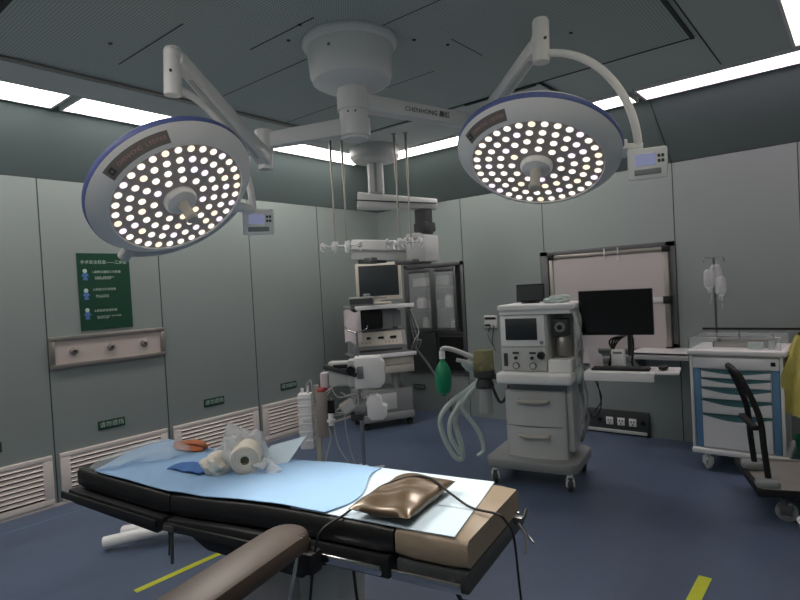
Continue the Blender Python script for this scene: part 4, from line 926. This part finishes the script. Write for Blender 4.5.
# pillow
def pilfn(sgn):
    def fn(a, c):
        x = (a-.5)*2; y = (c-.5)*2
        k = (max(0, 1-abs(x)**2.6)*max(0, 1-abs(y)**2.6))**.5
        wv = .004*math.sin(9*a+5*c)*k+.004*math.sin(17*c-6*a)*k
        pin = 1-.05*(1-abs(y)**2)*abs(x)**6
        return Vector((x*.11*(1-.06*(1-y*y)), y*.175*(1-.05*(1-x*x)), .038+sgn*.034*k+wv))
    return fn
b = MB().grid(pilfn(1), 30, 40).grid(pilfn(-1), 30, 40); bmesh.ops.remove_doubles(b.bm, verts=b.bm.verts[:], dist=.0012)
pl = tag(b.build('pillow', 'pillow', None, on(1.58, .168, .002), (0, 0, TA+.0), ang=80), 'small shiny bronze leather pillow at the head end of the table', 'pillow')
# cable over the pillow
pts = [(1.88, .46, .006), (1.885, .42, .3), (1.885, .385, .55), (1.905, .3, .72), (1.91, .22, .80), (1.89, .2, .828), (1.8, .21, .832), (1.72, .23, .86), (1.64, .25, .893), (1.57, .23, .898), (1.51, .16, .885), (1.47, .1, .86), (1.44, .02, .829), (1.40, -.05, .80), (1.375, -.06, .74), (1.34, -.05, .6), (1.30, -.06, .3), (1.32, -.1, .006)]
tag(MB().tube([tb(*p) for p in pts], .0042, 8, sub=8).build('black_cable', 'rubber'), 'thin black cable arching over the bronze pillow and down both table sides', 'cable')
def coil(u, v, z0, z1, r=.016, n=9, lean=0):
    P = []; N = n*10
    for k in range(N+1): a = 2*PI*k/10; s = k/N; P.append((u+r*math.cos(a)+lean*s, v+r*math.sin(a), z0+(z1-z0)*s))
    return P
MB().tube([(1.5, -.035, .68), (1.51, -.04, .6), (1.53, -.05, .55)], .005, 6).tube(coil(1.55, -.05, .55, .35, lean=.04), .005, 6, smooth=False).build('coiled_cord', 'rubber', table)
MB().tube([(1.84, -.03, .7), (1.86, -.03, .66)], .006, 6).tube(coil(1.86, -.03, .66, .3, .018, 16, -.03), .006, 6, smooth=False).build('coiled_cord', 'rubber', table)
# gauze roll, bags, cloth
RA = .85
t = thing('gauze_roll', 'thick roll of white gauze lying on the blue sheet with its core facing us', 'gauze roll', on(.735, .30, .0), RA)
MB().lathe([(.018, .004), (.03, .0), (.048, .002), (.06, .012), (.063, .03), (.063, .12), (.056, .14), (0, .142)], (0, -.07, .07), (0, 1, 0), 40).build('roll', 'gauze', t)
f = MB()
for k in range(6): f.lathe([(.024+k*.006, -.001), (.026+k*.006, -.003), (.028+k*.006, -.001)], (0, -.068, .07), (0, 1, 0), 32)
f.build('layer_edges', 'cream', t)
MB().lathe([(0, .03), (.018, .03), (.018, .003)], (0, -.07, .07), (0, 1, 0), 24).build('core', 'rollcore', t)
tag(MB().blob((0, 0, .055), (.055, .06, .055), seed=21, amp=.35).blob((.03, .06, .1), (.04, .05, .06), seed=22, amp=.45, m=1).build('gauze_bundle', ['gauze', 'film'], None, on(.645, .215, -.002)), 'crumpled white gauze bundle left of the gauze roll', 'gauze')
def crump(name, mk, label, cat, u, v, r, seed, amp=.45, dz=0, sub=3): return tag(MB().blob((0, 0, r[2]*.85), r, seed=seed, amp=amp, sub=sub).build(name, mk, None, on(u, v, dz), (0, 0, TA), ang=20), label, cat)
crump('plastic_wrap', 'film', 'crumpled clear plastic wrap piled between the gauze bundle and the roll', 'plastic wrap', .62, .38, (.1, .06, .09), 31)
crump('plastic_bag', 'filmdim', 'crumpled translucent plastic bag at the foot end of the table', 'plastic bag', .13, .24, (.16, .2, .032), 33, .3)
crump('plastic_packet', 'film', 'small clear plastic packet right of the gauze roll', 'plastic packet', .83, .30, (.07, .04, .03), 35, .4)
tag(MB().prism([(-.08, -.02, .0), (.08, -.01, .0), (.17, .06, .13), (.15, .07, .10), (-.02, .05, .06)], (.0, .012, .004)).build('pointed_wrapper', 'sheetpale', None, on(.775, .40, .01), (0, 0, TA+.3)), 'pale pointed wrapper sticking up at the far edge right of the gauze roll', 'wrapper')
tag(MB().grid(lambda a, c: Vector(((a-.5)*.2, (c-.5)*.1+.02*a, .004+.008*abs(math.sin(a*6+c*3)))), 12, 8, .004).build('blue_cloth', 'bluecloth', None, on(.49, .21, .014), (0, 0, TA-.1)), 'folded deeper blue cloth lying left of the gauze bundle', 'cloth')
crump('rust_cloth', 'orange', 'rust-coloured crumpled cloth at the far edge of the table foot', 'cloth', .26, .42, (.1, .04, .022), 37, .3, .012)
tag(MB().lathe([(0, 0), (.1, 0), (.12, .02), (.135, .22), (.145, .225), (.125, .2), (.1, .02), (0, .02)], n=36).build('white_bucket', 'white', None, (-.175, 3.57, 0)), 'round white bucket on the floor, cut off by the right edge', 'bucket')
